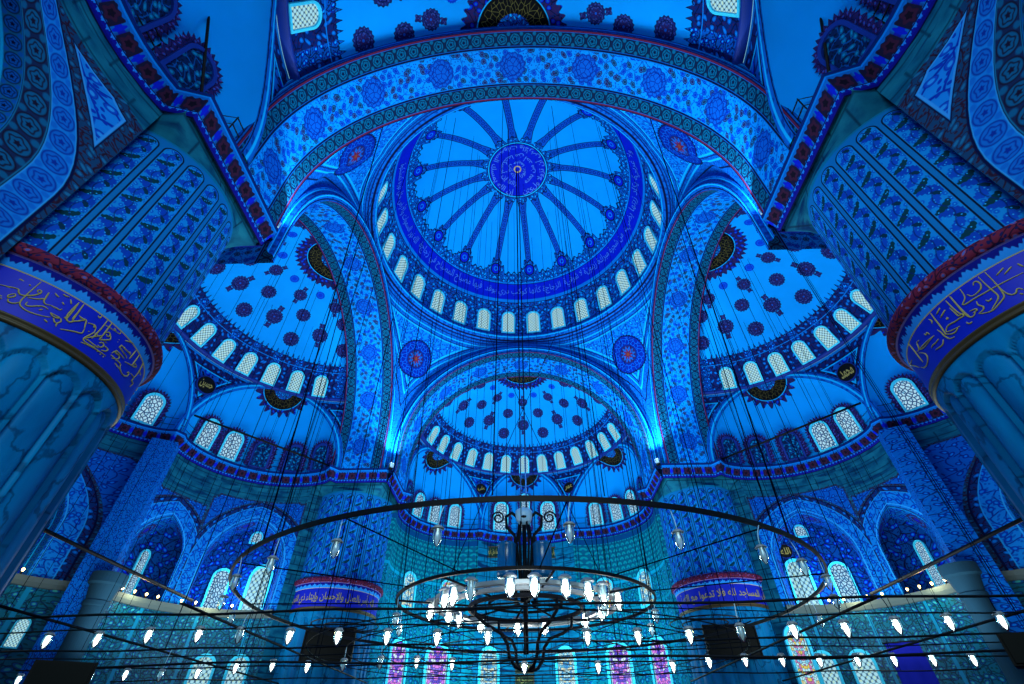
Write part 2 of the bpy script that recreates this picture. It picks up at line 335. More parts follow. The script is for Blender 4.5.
def m_baysoffit():
    g = G('painted_bay_soffit'); s, w = g.uv()
    c = floral(g, s, w, 2.0, C(0, 92, 190), DARK, DARK, ROYAL, AZ)
    x = g.rep(s, 2.6); d = disc(g, x, w - 1.35, .62, 14, .05)
    c = g.over(c, (g.lt(d, 1.0, .05), PURP), (g.line(d, .66, .1, .05), MID), (g.lt(d, .3, .06), ROYAL), (g.lt(w, .4, .03), chain(g, s, w, .4, STEEL, NAVY, MID, AZ)), (g.line(w, .42, .03, .02), LIGHT))
    return g.done(c)
def m_paint(name, k, ground, *a):
    g = G(name); s, z = g.uv(); return g.done(floral(g, s, z, k, ground, *a))
def m_tile():
    g = G('glazed_wall_tile', .45, .1); s, z = g.uv(); x = g.rep(s, .5); y = g.rep(z, .5)
    c = floral(g, s, z, 2.4, C(0, 84, 116), C(0, 34, 70), C(0, 58, 70), C(0, 70, 140), C(40, 140, 150))
    return g.done(g.over(c, (g.gt(g.mx(g.abs(x), g.abs(y)), .235, .02), C(0, 40, 76)), (g.gt(g.abs(g.rep(s, 3.0)), 1.42, .03), C(0, 110, 160))))
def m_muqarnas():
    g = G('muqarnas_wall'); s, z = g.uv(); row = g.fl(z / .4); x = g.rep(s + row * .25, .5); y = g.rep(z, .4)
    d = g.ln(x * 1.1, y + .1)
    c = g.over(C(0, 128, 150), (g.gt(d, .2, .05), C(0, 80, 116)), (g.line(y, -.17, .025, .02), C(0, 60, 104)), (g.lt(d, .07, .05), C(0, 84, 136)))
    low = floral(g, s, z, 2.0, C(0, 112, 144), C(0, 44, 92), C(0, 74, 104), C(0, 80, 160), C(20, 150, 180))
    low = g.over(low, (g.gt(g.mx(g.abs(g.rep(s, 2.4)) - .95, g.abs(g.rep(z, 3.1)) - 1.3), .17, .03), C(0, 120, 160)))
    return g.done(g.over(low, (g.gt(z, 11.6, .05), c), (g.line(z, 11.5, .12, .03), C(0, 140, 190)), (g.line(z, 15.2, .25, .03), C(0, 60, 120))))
def m_lattice():                     # pierced plaster window with clear and tinted roundels
    g = G('lattice_window_glass'); u, v = g.uv()
    d = g.mn(g.ln(g.rep(u, .27), g.rep(v, .3)), g.ln(g.rep(u + .135, .27), g.rep(v + .15, .3)))
    d2 = g.vor(u * 9.0, v * 8.0, 'DISTANCE_TO_EDGE')
    hole = g.lt(d, .095, .05)
    b, cc = g.vor(u * 5.0, v * 5.0, col=True); tint = g.mix(g.lt(b, .2, .05), C(176, 232, 246), C(205, 240, 196))
    c = g.mix(hole, C(0, 64, 108), tint); g.rough = .3
    return g.done(C(8, 40, 60), emit=c, estr=.85, age=0)
def m_lattice2():
    g = G('exedra_window_glass'); u, v = g.uv(); e = g.vor(u * 5.2, v * 4.6, 'DISTANCE_TO_EDGE')
    c = g.over(C(190, 234, 250), (g.lt(e, .15, .1), C(0, 60, 120)), (g.lt(g.vor(u * 5.2, v * 4.6), .16, .05), C(120, 200, 240)))
    return g.done(C(8, 40, 60), emit=c, estr=.85, age=0)
def m_stained(name, pal):
    g = G(name, .3); u, v = g.uv(); d, cc = g.vor(g.abs(u) * 10.0, v * 9.0, col=True, rnd=.9); e = g.vor(g.abs(u) * 10.0, v * 9.0, 'DISTANCE_TO_EDGE', rnd=.9)
    x = g.node('ShaderNodeSeparateColor'); g.nt.links.new(cc, x.inputs[0]); r = E(g, x.outputs[0])
    c = g.over(pal[0], (g.gt(r, .3, .02), pal[1]), (g.gt(r, .55, .02), pal[2]), (g.gt(r, .78, .02), pal[3]))
    c = g.over(c, (g.lt(e, .07, .05), C(6, 16, 50)), (g.gt(g.abs(u), .43, .02), C(150, 225, 240)), (g.gt(g.abs(u), .47, .02), C(0, 40, 90)))
    return g.done(C(8, 20, 40), emit=c, estr=1.0, age=0)
def m_blind():
    g = G('painted_blind_window'); u, v = g.uv()
    return g.done(floral(g, u * 2.0, v * 2.0, 1.6, C(4, 30, 80), C(0, 70, 150), C(2, 20, 50), C(0, 90, 130), C(10, 120, 190)))
def m_scallop():
    g = G('scalloped_window_border'); u, v = g.uv()
    return g.done(floral(g, u * 3.0, v * 3.0, 1.5, PURP, NAVY, DARK, C(60, 40, 120), MID))
M = dict(dome=m_dome(), semi=m_semi(), conch=m_conch(), drum=m_drum(), pend=m_pend(), soffit=m_soffit(), archivolt=m_archivolt(), cornice=m_cornice(), stone=m_stone(), stone2=m_stone('pale_ashlar', C(0, 110, 160), C(0, 78, 124)), marble=m_marble(), stone3=m_stone('gallery_column_stone', C(70, 110, 120), C(30, 84, 110)),
         panel=m_panel(24, 2.85, 14.75), band=m_plain('inscription_band_blue', C(4, 26, 170), .5), ribbon=m_ribbon(), redroll=m_redroll(), bay=m_bay(True), rearbay=m_bay(), baysoffit=m_baysoffit(), tile=m_tile(), muq=m_muqarnas(), pilaster=m_pilaster(),
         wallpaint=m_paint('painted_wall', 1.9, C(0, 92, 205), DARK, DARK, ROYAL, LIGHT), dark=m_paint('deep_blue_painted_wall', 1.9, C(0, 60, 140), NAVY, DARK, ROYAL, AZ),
         lat=m_lattice(), lat2=m_lattice2(), blind=m_blind(), scallop=m_scallop(), frame=m_plain('window_surround_paint', C(50, 195, 240)), frame2=m_plain('window_surround_dark', C(6, 40, 130)),
         gold=m_plain('gilt_lettering', C(138, 130, 76), .5), silver=m_plain('pale_lettering', C(44, 100, 215), .5), gline=m_plain('gilt_moulding', C(52, 44, 26), .5, .3), iron=m_plain('black_iron', C(4, 9, 20), .6, .12), cable=m_plain('steel_cable', C(2, 10, 30), .8, .0),
         steel=m_plain('polished_ring_steel', C(128, 140, 150), .4, .5, .2), greenboard=m_plain('green_board', C(4, 40, 34), .5), board=m_plain('black_board', C(5, 7, 7), .5), screen=m_plain('screen_black', C(3, 4, 6), .4, .08), box=m_plain('speaker_black', C(3, 4, 7), .6, .1),
         can=m_plain('blue_lacquer', C(0, 84, 140), .25, .6), white=m_plain('white_enamel', C(150, 200, 235), .35, .5), ledge=m_plain('marble_ledge', C(66, 84, 92), .6), fabric=m_plain('blue_cloth', C(6, 22, 150), .8), floor=m_plain('carpet_red', C(60, 20, 40), .9),
         bulb=m_plain('lamp_flame', C(255, 255, 255), emit=C(255, 250, 238), estr=7), warm=m_plain('warm_bulb', C(255, 240, 200), emit=C(255, 214, 130), estr=9), flood=m_plain('floodlight_face', C(200, 240, 255), emit=C(190, 245, 255), estr=3),
         stA=m_stained('stained_glass_violet', (C(140, 110, 240), C(226, 130, 240), C(215, 240, 255), C(96, 70, 215))), stB=m_stained('stained_glass_clear', (C(190, 240, 250), C(110, 200, 235), C(235, 240, 200), C(60, 150, 220))), stC=m_stained('stained_glass_mixed', (C(180, 235, 245), C(220, 200, 90), C(120, 200, 235), C(200, 120, 180))))
def m_glass():
    m = bpy.data.materials.new('lamp_glass'); m.use_nodes = True; nt = m.node_tree; nt.nodes.clear()
    o = nt.nodes.new('ShaderNodeOutputMaterial'); a = nt.nodes.new('ShaderNodeBsdfTransparent'); b = nt.nodes.new('ShaderNodeBsdfGlossy'); x = nt.nodes.new('ShaderNodeMixShader'); f = nt.nodes.new('ShaderNodeFresnel')
    a.inputs[0].default_value = (.8, .95, 1, 1); b.inputs['Roughness'].default_value = .12; b.inputs[0].default_value = (.75, .95, 1, 1); f.inputs[0].default_value = 1.7
    t = nt.nodes.new('ShaderNodeBsdfDiffuse'); t.inputs[0].default_value = (.75, .95, 1, 1); y = nt.nodes.new('ShaderNodeMixShader'); y.inputs[0].default_value = .3
    nt.links.new(a.outputs[0], y.inputs[1]); nt.links.new(t.outputs[0], y.inputs[2])
    nt.links.new(f.outputs[0], x.inputs[0]); nt.links.new(y.outputs[0], x.inputs[1]); nt.links.new(b.outputs[0], x.inputs[2]); nt.links.new(x.outputs[0], o.inputs[0]); return m
M['glass'] = m_glass()

# ---------------------------------------------------------------- windows (arched frame + pane, optionally a scalloped painted border)
_wc = {}; _wn = [0]
def arch_outline(w, h, n=10, pt=1.0):
    r = w / 2; return [(-r, 0)] + [(-r * cos(pi * k / n), h - r + r * pt * sin(pi * k / n)) for k in range(n + 1)] + [(r, 0)]
def window(p, nrm, up, w, h, pane='lat', fr='frame', scal=False, kf=.13):
    key = (round(w, 2), round(h, 2), pane, fr, scal)
    if key not in _wc:
        ou = arch_outline(w + 2 * kf * w, h + kf * w * 1.2); inn = arch_outline(w, h); m = len(ou); D = .12
        ou = [(x, y - (kf * w if y == 0 else 0)) for x, y in ou]
        V = [(x, y, z) for z in (0, D) for x, y in ou] + [(x, y, z) for z in (0, D) for x, y in inn]; F = []
        for i in range(m):
            j = (i + 1) % m
            F += [(i, j, m + j, m + i), (m + i, m + j, 3 * m + j, 3 * m + i), (3 * m + i, 3 * m + j, 2 * m + j, 2 * m + i)]
        fm = mesh('window', V, F)
        pv = [(x, y, .03) for x, y in inn]; pm = mesh('window_pane', pv, [tuple(range(len(pv)))], [(x / w, y / w) for x, y, z in pv]); bm_ = None
        if scal:
            so = []
            L = arch_outline(w * 2.0, h + w * .5, 28)
            L = [(-w, y) for y in lin(0, h - w * .5, 9)] + L[1:-1] + [(w, y) for y in lin(h - w * .5, 0, 9)]
            for i, (x, y) in enumerate(L):
                k = 1.0 if i % 2 else .86; so.append((x * (k if x else 1), (y - h * .5) * (k if y > h * .6 else 1) + h * .5))
            bm_ = mesh('scalloped_border', [(x, y, .02) for x, y in so], [tuple(range(len(so)))], so)
        for me, mt in ((fm, M[fr]), (pm, M[pane]), (bm_, M['scallop'])):
            if me: me.materials.append(mt)
        _wc[key] = (fm, pm, bm_)
    fm, pm, bm_ = _wc[key]; _wn[0] += 1
    z = Vector(nrm).normalized(); y = Vector(up); y = (y - z * y.dot(z)).normalized(); x = y.cross(z)
    Mx = Matrix((x, y, z)).transposed().to_4x4(); Mx.translation = Vector(p) + z * .03
    o = bpy.data.objects.new('window_%d' % _wn[0], fm); COL.objects.link(o); o.matrix_world = Mx; o['kind'] = 'structure'
    for me, nm in ((pm, 'window_pane'), (bm_, 'window_border')):
        if me:
            c = bpy.data.objects.new(nm, me); COL.objects.link(c); c.parent = o
    return o

# ---------------------------------------------------------------- great arches, semidomes, exedrae
def arch_prof(a, Rr, zs=16.5, zc=18.6):
    """a 0..1 along the arch from -lat to +lat"""
    leg = zc - zs; L = 2 * leg + pi * Rr; s = a * L
    if s < leg: return -Rr, zs + s, s
    if s > L - leg: return Rr, zs + L - s, s
    t = (s - leg) / Rr; return -Rr * cos(t), zc + Rr * sin(t), s
AN = 97
class Unit:
    def __init__(s, name, o, t, cen, a0, a1):
        s.name = name; s.o = Vector((o[0], o[1], 0)); s.t = Vector((t[0], t[1], 0)); s.c = s.o * cen; s.a0 = a0; s.a1 = a1
    def P(s, od, lat, z): return s.o * od + s.t * lat + Vector((0, 0, z))
    def pol(s, th, r, z): return s.c + s.o * (r * cos(th)) + s.t * (r * sin(th)) + Vector((0, 0, z))
    def frame(s, th):                # exedra frame: outward, toward the pier
        sg = 1 if th >= 0 else -1
        return s.o * cos(th) + s.t * sin(th), (s.o * -sin(th) + s.t * cos(th)) * sg
FLIP = {'left': True, 'right': False, 'qibla': True, 'rear': True}
def F_plan(l, hw, dep, r=10.0): return sqrt(r * r - l * l) + dep * sqrt(max(0, 1 - (l / hw) ** 2))
def unit_arch(U):
    W = U.a1 - U.a0
    def F(a, w): l, z, s = arch_prof(a, 10.0); return U.P(U.a0 + w, l, z)
    A = lin(0, 1, AN)
    ar = grid('arch_ceiling_' + U.name, F, A, lin(0, W, 5), M['soffit'], lambda a, w: (arch_prof(a, 10)[2] + .3, w), lambda a, w: (W, 0), kind='structure')
    def H(a, d):
        l, z, s = arch_prof(a, 10.0 + d); return U.P(U.a0 - .12 * (1 if .18 < d < .5 else 0), l, z)
    grid('archivolt', H, A, [0, .17, .18, .3, .49, .5, .75], M['archivolt'], lambda a, d: (a * 36, d), parent=ar)
    grid('archivolt', lambda a, d: U.P(U.a1, *arch_prof(a, 10.0 + d)[:2]), A, [0, .8], M['archivolt'], lambda a, d: (a * 36, d), parent=ar)
def unit_semi(U, th0=-90, th1=90, wins=range(-6, 7), exd=()):
    Rs, z0 = 10.3, 18.84
    F = lambda th, b: U.c + (U.o * cos(th) + U.t * sin(th)) * (Rs * cos(R(b))) + Vector((0, 0, z0 + Rs * sin(R(b))))
    grid('semidome_ceiling_' + U.name, F, lin(R(th0), R(th1), 73), lin(21.6, 90, 41), M['semi'], lambda th, b: (th, b), kind='structure')
    grid('ledge_trim_' + U.name, lambda th, k: U.pol(th, (9.98, 9.55, 9.5, 9.55)[k], (22.6, 22.45, 22.6, 22.72)[k]), lin(R(th0), R(th1), 73), [0, 1, 2, 3], M['frame2'], lambda th, k: (th * 10, k * .1), kind='structure')
    for k in wins:
        th = R(12.3) * k; b = 22.3
        if not th0 < degrees(th) < th1: continue
        p = F(th, b); n = U.c + Vector((0, 0, z0)) - F(th, b + 4.5)
        window(p, n, (0, 0, 1), .86, 1.6, 'lat')
    def zlow(th):
        for te, hw, dep, cr in exd:
            l = 10 * sin(th - R(te))
            if abs(l) < hw and abs(degrees(th) - te) < 60: return 16.5 + cr * sqrt(1 - (l / hw) ** 2)
        return 16.5
    TH = sorted(set(lin(R(th0), R(th1), 181) + [R(te) + asin(max(-1, min(1, s * hw / 10))) for te, hw, dep, cr in exd for s in (-1, -.999, -.99, -.97, .97, .99, .999, 1)])); TH = [t for t in TH if R(th0) <= t <= R(th1)]
    def dist(th, z):
        best = 9
        for te, hw, dep, cr in exd:
            l = 10 * sin(th - R(te)); q = z - 16.5
            if abs(degrees(th) - te) < 60: best = min(best, (hypot(l / hw, q / cr) - 1) * (hw + cr) / 2)
        return best
    dz = lambda th, t: zlow(th) + (22.6 - zlow(th)) * t
    grid('drum_wall_' + U.name, lambda th, t: U.pol(th, 10, dz(th, t)), TH, lin(0, 1, 13), M['drum'], lambda th, t: (th * 10, dz(th, t) - 16.5), lambda th, t: (dist(th, dz(th, t)), 22.5 - dz(th, t)), kind='structure')
    for te, hw, dep, cr in exd: conch(U, te, hw, dep, cr)
def ex_pt(U, te, l, rad, z):
    er, ep = U.frame(R(te)); return U.c + er * rad + ep * l + Vector((0, 0, z))
def conch(U, te, hw, dep, cr, wins=None):
    def F(al, be):
        l = -hw * cos(al) * cos(be); d = sin(al) * cos(be); return ex_pt(U, te, l, sqrt(100 - l * l) + dep * d, 16.5 + cr * sin(be))
    def f2(al, be):
        d = dep * sin(al) * cos(be); q = cr * (1 - sin(be)); return (-hw * cos(al) * cos(be), hypot(d, q))
    c = grid('exedra_ceiling_' + U.name, F, lin(0, pi, 41), lin(0, pi / 2, 21), M['conch'], lambda a, b: (-hw * cos(a) * cos(b), cr * sin(b)), f2, kind='structure')
    def T(t, k):
        q = (0, .42, .42, 0)[k] ; f = 1 + (0, -.0, .07, .09)[k]; rr = (.02, -.1, -.1, -.02)[k]
        l = -hw * f * cos(t); l = max(-9.9, min(9.9, l)); return ex_pt(U, te, l, sqrt(100 - l * l) + rr, 16.5 + cr * f * sin(t))
    grid('arch_trim', T, lin(0, pi, 41), [0, 1, 2, 3], M['archivolt'], lambda t, k: (t * 5, k * .2), parent=c)
def conch_window(U, te, hw, dep, cr, l, lit=True, w=1.05, h=1.95):
    r = F_plan(l, hw, dep); e = .02
    p = ex_pt(U, te, l, r - .1, 16.75); q = ex_pt(U, te, l + e, F_plan(min(l + e, hw), hw, dep), 0) - ex_pt(U, te, l - e, F_plan(max(l - e, -hw), hw, dep), 0)
    n = Vector((0, 0, 1)).cross(q); c = U.c - p; c.z = 0
    if n.dot(c) < 0: n = -n
    n = (n.normalized() * 1.0 + c.normalized() * .4).normalized(); n.z = -.16
    window(p + n * .12, n, (0, 0, 1), w, h, 'lat2' if lit else 'blind', 'frame' if lit else 'frame2', True)

def plan_path(U, exd, z, side=None):
    """plan curve of the wall under the cornice, from the pier on one side to the other"""
    pts = []
    for s in (-1, 1):
        for te, hw, dep, cr in [e for e in exd if e[0] * s > 0]:
            q = [ex_pt(U, te, l, F_plan(l, hw, dep), z) for l in [hw * sin(a) for a in lin(pi / 2, -pi / 2, 25)]]
            nr = 11.7 if (s < 0 and U.name in ('left', 'right')) else 10.42
            half = [U.P(10.4, s * nr, z), U.P(U.c.length * 1.0 - .2, s * nr, z)] + q
            if s < 0: pts = half
            else: tail = half[::-1]
        if s < 0:
            m = [e for e in exd if e[0] == 0]
            if m:
                te, hw, dep, cr = m[0]; er, ep = U.frame(0); pts = pts + [ex_pt(U, 0, l, F_plan(l, hw, dep), z) for l in [hw * sin(a) for a in lin(-pi / 2, pi / 2, 25)]]
    return pts + tail
def sweep(name, path, prof, mat, sgn=1, parent=None, kind='structure'):
    """prof: (projection into the room, z) pairs; the room lies on the side sgn * left of the path"""
    n = len(path); L = [0]
    for i in range(1, n): L.append(L[-1] + (path[i] - path[i - 1]).length)
    N = []
    for i in range(n):
        a = path[max(0, i - 1)]; b = path[min(n - 1, i + 1)]
        if i in (0, n - 1): d = (b - a).normalized(); N.append(Vector((-d.y, d.x, 0)) * sgn); continue
        d1 = (path[i] - a); d2 = (b - path[i])
        d1 = d1.normalized() if d1.length > 1e-6 else d2.normalized(); d2 = d2.normalized() if d2.length > 1e-6 else d1
        m = (Vector((-d1.y, d1.x, 0)) + Vector((-d2.y, d2.x, 0))); m.normalize(); k = max(.55, m.dot(Vector((-d1.y, d1.x, 0)))); N.append(m * sgn / k)
    vv = [0]
    for i in range(1, len(prof)): vv.append(vv[-1] + hypot(prof[i][0] - prof[i - 1][0], prof[i][1] - prof[i - 1][1]))
    V = []; UVs = []
    for j, (q, z) in enumerate(prof):
        for i in range(n): p = path[i] + N[i] * q; V.append((p.x, p.y, z)); UVs.append((L[i], vv[j]))
    F = [(j * n + i, j * n + i + 1, (j + 1) * n + i + 1, (j + 1) * n + i) for j in range(len(prof) - 1) for i in range(n - 1)]
    return link(name, mesh(name, V, F, UVs), mat, parent, kind, smooth=False)
CORN = [(0, 15.5), (.1, 15.56), (.12, 15.75), (.4, 16.25), (.44, 16.5), (.0, 16.52)]

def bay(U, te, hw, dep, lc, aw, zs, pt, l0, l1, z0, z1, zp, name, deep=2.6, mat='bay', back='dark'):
    """one arched bay of the gallery wall: surround with a pointed arch cut out, soffit and back wall"""
    c = aw * pt; Rr = aw + c; zap = sqrt(Rr * Rr - c * c)
    P = lambda l, z, off=0: ex_pt(U, te, max(-9.5, min(9.5, l)), F_plan(l, hw, dep) + off, z)
    A = [(-aw, z) for z in lin(z0 - zs, 0, 8)[:-1]]
    tm = math.acos(c / Rr)
    A += [(c - Rr * cos(t), Rr * sin(t)) for t in lin(0, tm, 18)]; A += [(-x, y) for x, y in A[::-1][1:]]
    S = [0]
    for i in range(1, len(A)): S.append(S[-1] + hypot(A[i][0] - A[i - 1][0], A[i][1] - A[i - 1][1]))
    def outer(x, y):
        if y <= 0: return (l0 - lc if x < 0 else l1 - lc), y
        k = 1e9
        if x < -1e-6: k = min(k, (l0 - lc) / x)
        if x > 1e-6: k = min(k, (l1 - lc) / x)
        k = min(k, (z1 - zs) / y); return x * k, y * k
    def dist(x, y):
        if y <= 0: return abs(x) - aw
        return hypot(abs(x) + c, y) - Rr
    rows = lin(0, 1, 14); V = []; U1 = []; U2 = []; U3 = []; n = len(A)
    ed = lambda X, Y: (min(zp - zs - Y, l1 - lc - X, X - (l0 - lc)), zs + Y)
    for k in rows:
        for i, (x, y) in enumerate(A):
            ox, oy = outer(x, y); X = x + (ox - x) * k; Y = y + (oy - y) * k
            V.append(P(lc + X, zs + Y)); U1.append((S[i], max(0, dist(X, Y)))); U2.append((X, Y)); U3.append(ed(X, Y))
    cx = [outer(A[0][0], -1)]
    Fc = [(j * n + i, j * n + i + 1, (j + 1) * n + i + 1, (j + 1) * n + i) for j in range(len(rows) - 1) for i in range(n - 1)]
    # corners of the rectangle
    for sgn, cor in ((-1, l0 - lc), (1, l1 - lc)):
        best = [i for i in range(n) if A[i][0] * sgn > 0 and A[i][1] > 0]
        for i in range(n - 1):
            a = outer(*A[i]); b = outer(*A[i + 1])
            if (abs(a[0] - cor) < 1e-5) != (abs(b[0] - cor) < 1e-5) and a[1] > 0 and b[1] > 0 and (A[i][0] + A[i + 1][0]) * sgn > 0:
                V.append(P(lc + cor, z1)); U1.append((S[i], max(0, dist(cor, z1 - zs)))); U2.append((cor, z1 - zs)); U3.append(ed(cor, z1 - zs)); b0 = (len(rows) - 1) * n; Fc.append((b0 + i, b0 + i + 1, len(V) - 1))
    w = link(name, mesh(name, V, Fc, U1, U2, U3), M[mat], None, 'structure')
    Vs = []; Us = []; offs = lin(0, deep, 5)
    for o_ in offs:
        for i, (x, y) in enumerate(A): Vs.append(P(lc + x, zs + y, o_)); Us.append((S[i], o_))
    link('arch_soffit', mesh('arch_soffit', Vs, [(j * n + i, j * n + i + 1, (j + 1) * n + i + 1, (j + 1) * n + i) for j in range(4) for i in range(n - 1)], Us), M['baysoffit'], w)
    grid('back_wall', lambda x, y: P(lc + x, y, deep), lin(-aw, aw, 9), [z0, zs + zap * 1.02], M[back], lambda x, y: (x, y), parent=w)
    return w
def bay_window(U, te, hw, dep, l, z, w, h, off, pane='lat2', fr='frame'):
    p = ex_pt(U, te, l, F_plan(l, hw, dep) + off - .05, z); e = .05
    q = ex_pt(U, te, l + e, F_plan(min(hw, l + e), hw, dep), 0) - ex_pt(U, te, l - e, F_plan(max(-hw, l - e), hw, dep), 0)
    n = Vector((0, 0, 1)).cross(q); c = U.c - p; c.z = 0
    if n.dot(c) < 0: n = -n
    return window(p, n, (0, 0, 1), w, h, pane, fr)

UL = Unit('left', (-1, 0), (0, 1), 14.5, 10.9, 14.9); UR = Unit('right', (1, 0), (0, 1), 14.5, 10.9, 14.9)
UQ = Unit('qibla', (0, 1), (1, 0), 14.5, 10.9, 14.9); UN = Unit('rear', (0, -1), (1, 0), 15.0, 11.84, 15.4)
DG = (58, 5.2, 1.9, 6.2); DM = (-58, 5.2, 1.9, 6.2); MIDX = (0, 4.3, 2.6, 6.0); QC = (0, 4.15, .45, 6.5)
RG = (58, 5.2, 2.9, 6.2); RM = (-58, 5.2, 2.9, 6.2)
EX = {'left': (DM, MIDX, DG), 'right': (DM, MIDX, DG), 'qibla': (DM, QC, DG), 'rear': (RM, RG)}
for U in (UL, UR, UQ, UN): unit_arch(U)
unit_semi(UL, exd=EX['left']); unit_semi(UR, exd=EX['right']); unit_semi(UQ, exd=EX['qibla'])
# rear semidome: only its flanks reach into the view
unit_semi(UN, exd=EX['rear'])
for U, s in ((UL, 1), (UR, 1)):
    for l, lit in ((-4.0, 1), (-2.2, 1), (.1, 0), (2.5, 0), (4.4, 0)): conch_window(U, *DG, l, lit)
    for l in (-3.3, -1.2, 1.2, 3.3): conch_window(U, *MIDX, l)
for e in (DM, DG):
    for l, lit in ((-3.6, 1), (-1.6, 1), (.6, 1), (3.0, 0)): conch_window(UQ, *e, l, lit)
for e in (RM, RG):
    for l in (-1.9, .3, 2.3, 4.0): conch_window(UN, *e, l, 0)
for x in (-2.55, 2.45): conch_window(UQ, *QC, x, True, 1.2, 2.6)
conch_window(UQ, *QC, 0, True, .8, 3.6)

# dome
RD, ZD = 11.4, 31.0
dome = grid('dome_ceiling', lambda th, b: Vector((RD * cos(R(b)) * sin(th), RD * cos(R(b)) * cos(th), ZD + RD * sin(R(b)))), lin(-pi, pi, 145), lin(1.0, 90, 60), M['dome'], lambda th, b: (th, b), kind='structure')
ring = grid('dome_ring_trim', lambda th, k: Vector(((11.75, 11.3, 11.1, 11.2, 11.42)[k] * sin(th), (11.75, 11.3, 11.1, 11.2, 11.42)[k] * cos(th), (30.3, 30.5, 30.75, 31.1, 31.2)[k])), lin(0, 2 * pi, 145), range(5), M['archivolt'], lambda th, k: (th * 11, k * .18), kind='structure')
for i in range(28):
    th = 2 * pi * (i + .5) / 28
    if cos(th) < -.75: continue
    f = lambda b: Vector((RD * cos(R(b)) * sin(th), RD * cos(R(b)) * cos(th), ZD + RD * sin(R(b))))
    window(f(2.4), Vector((0, 0, ZD)) - f(8.5), (0, 0, 1), 1.08, 2.3, 'lat')
# pendentives
def pendentive(nm, sx, sy):
    L = 2.1 + 10.75 * pi / 2
    ry = 11.84 if sy < 0 else 10.9
    def F(f, t):                     # f -1 (crown of the arch spanning in x) .. 0 (corner) .. 1 (crown of the other arch)
        dc = (1 - abs(f)) * L
        if dc < 10.75 * pi / 2: u = dc / 10.75; l, z = 10.75 * sin(u), 18.6 + 10.75 * cos(u)
        else: l, z = 10.75, max(16.5, 18.6 - (dc - 10.75 * pi / 2))
        p = Vector((l, ry, z)) if f <= 0 else Vector((10.9, l, z))
        th = R(45 + 45 * f); q = Vector((11.55 * sin(th), 11.55 * cos(th), 30.5))
        m = p.lerp(q, t) + Vector((sin(th), cos(th), 0)) * (1.15 * (q - p).length / 14 * 4 * t * (1 - t))
        return Vector((m.x * sx, m.y * sy, m.z))
    def uvf(f, t):
        p = F(f, t); d = (abs(p.x) - abs(p.y)) / sqrt(2); return d, p.z - 16.5
    def uv2(f, t):
        p = F(f, t)
        e1 = max(0, hypot(hypot(abs(p.x), max(0, p.z - 18.6)) - 10.75, abs(p.y) - ry)); e2 = max(0, hypot(hypot(abs(p.y), max(0, p.z - 18.6)) - 10.75, abs(p.x) - 10.9))
        return min(e1, e2), (30.5 - p.z) * 1.05
    fs = lin(-1, 1, 65); ts = lin(0, 1, 25)
    return grid('pendentive_ceiling_' + nm, F, fs, ts, M['pend'], uvf, uv2, kind='structure')
for nm, sx, sy in (('far_left', -1, 1), ('far_right', 1, 1), ('near_left', -1, -1), ('near_right', 1, -1)): pendentive(nm, sx, sy)

# cornice and walls under it
for U, sg in ((UL, 1), (UR, -1), (UQ, -1)):
    ex = EX[U.name]; path = plan_path(U, ex, 0)
    mid = path[len(path) // 2]; 
    def side(path):
        i = len(path) // 2; d = path[i + 1] - path[i]; n = Vector((-d.y, d.x, 0)); return 1 if n.dot(U.c - path[i]) > 0 else -1
    sg = side(path)
    sweep('cornice_trim_' + U.name, path, CORN, M['cornice'], sg)
for s, e in ((-1, RM), (1, RG)):
    te, hw, dep, cr = e
    path = [Vector((10.42 * s, -11.7, 0)), Vector((10.42 * s, -16.75, 0))] + [ex_pt(UN, te, l, F_plan(l, hw, dep), 0) for l in lin(4.3, -5.15, 25)]
    sweep('cornice_trim_rear_' + ('west' if s < 0 else 'east'), path, CORN, M['cornice'], -1 if s > 0 else 1)
def wallstrip(name, U, e, l0, l1, z0, z1, mat, off=0, n=13):
    te, hw, dep, cr = e
    return grid(name, lambda l, z: ex_pt(U, te, l, F_plan(l, hw, dep) + off, z), lin(l0, l1, n), [z0, z1], M[mat], lambda l, z: (l, z), kind='structure')
def quad_wall(name, p, q, z0, z1, mat): return grid(name, lambda t, z: p.lerp(q, t) + Vector((0, 0, z)), [0, .5, 1], [z0, z1], M[mat], lambda t, z: (t * (q - p).length, z), kind='structure')
def sidesign(path, c):
    i = len(path) // 2; d = path[i + 1] - path[i]; n = Vector((-d.y, d.x, 0)); return 1 if n.dot(c - path[i]) > 0 else -1
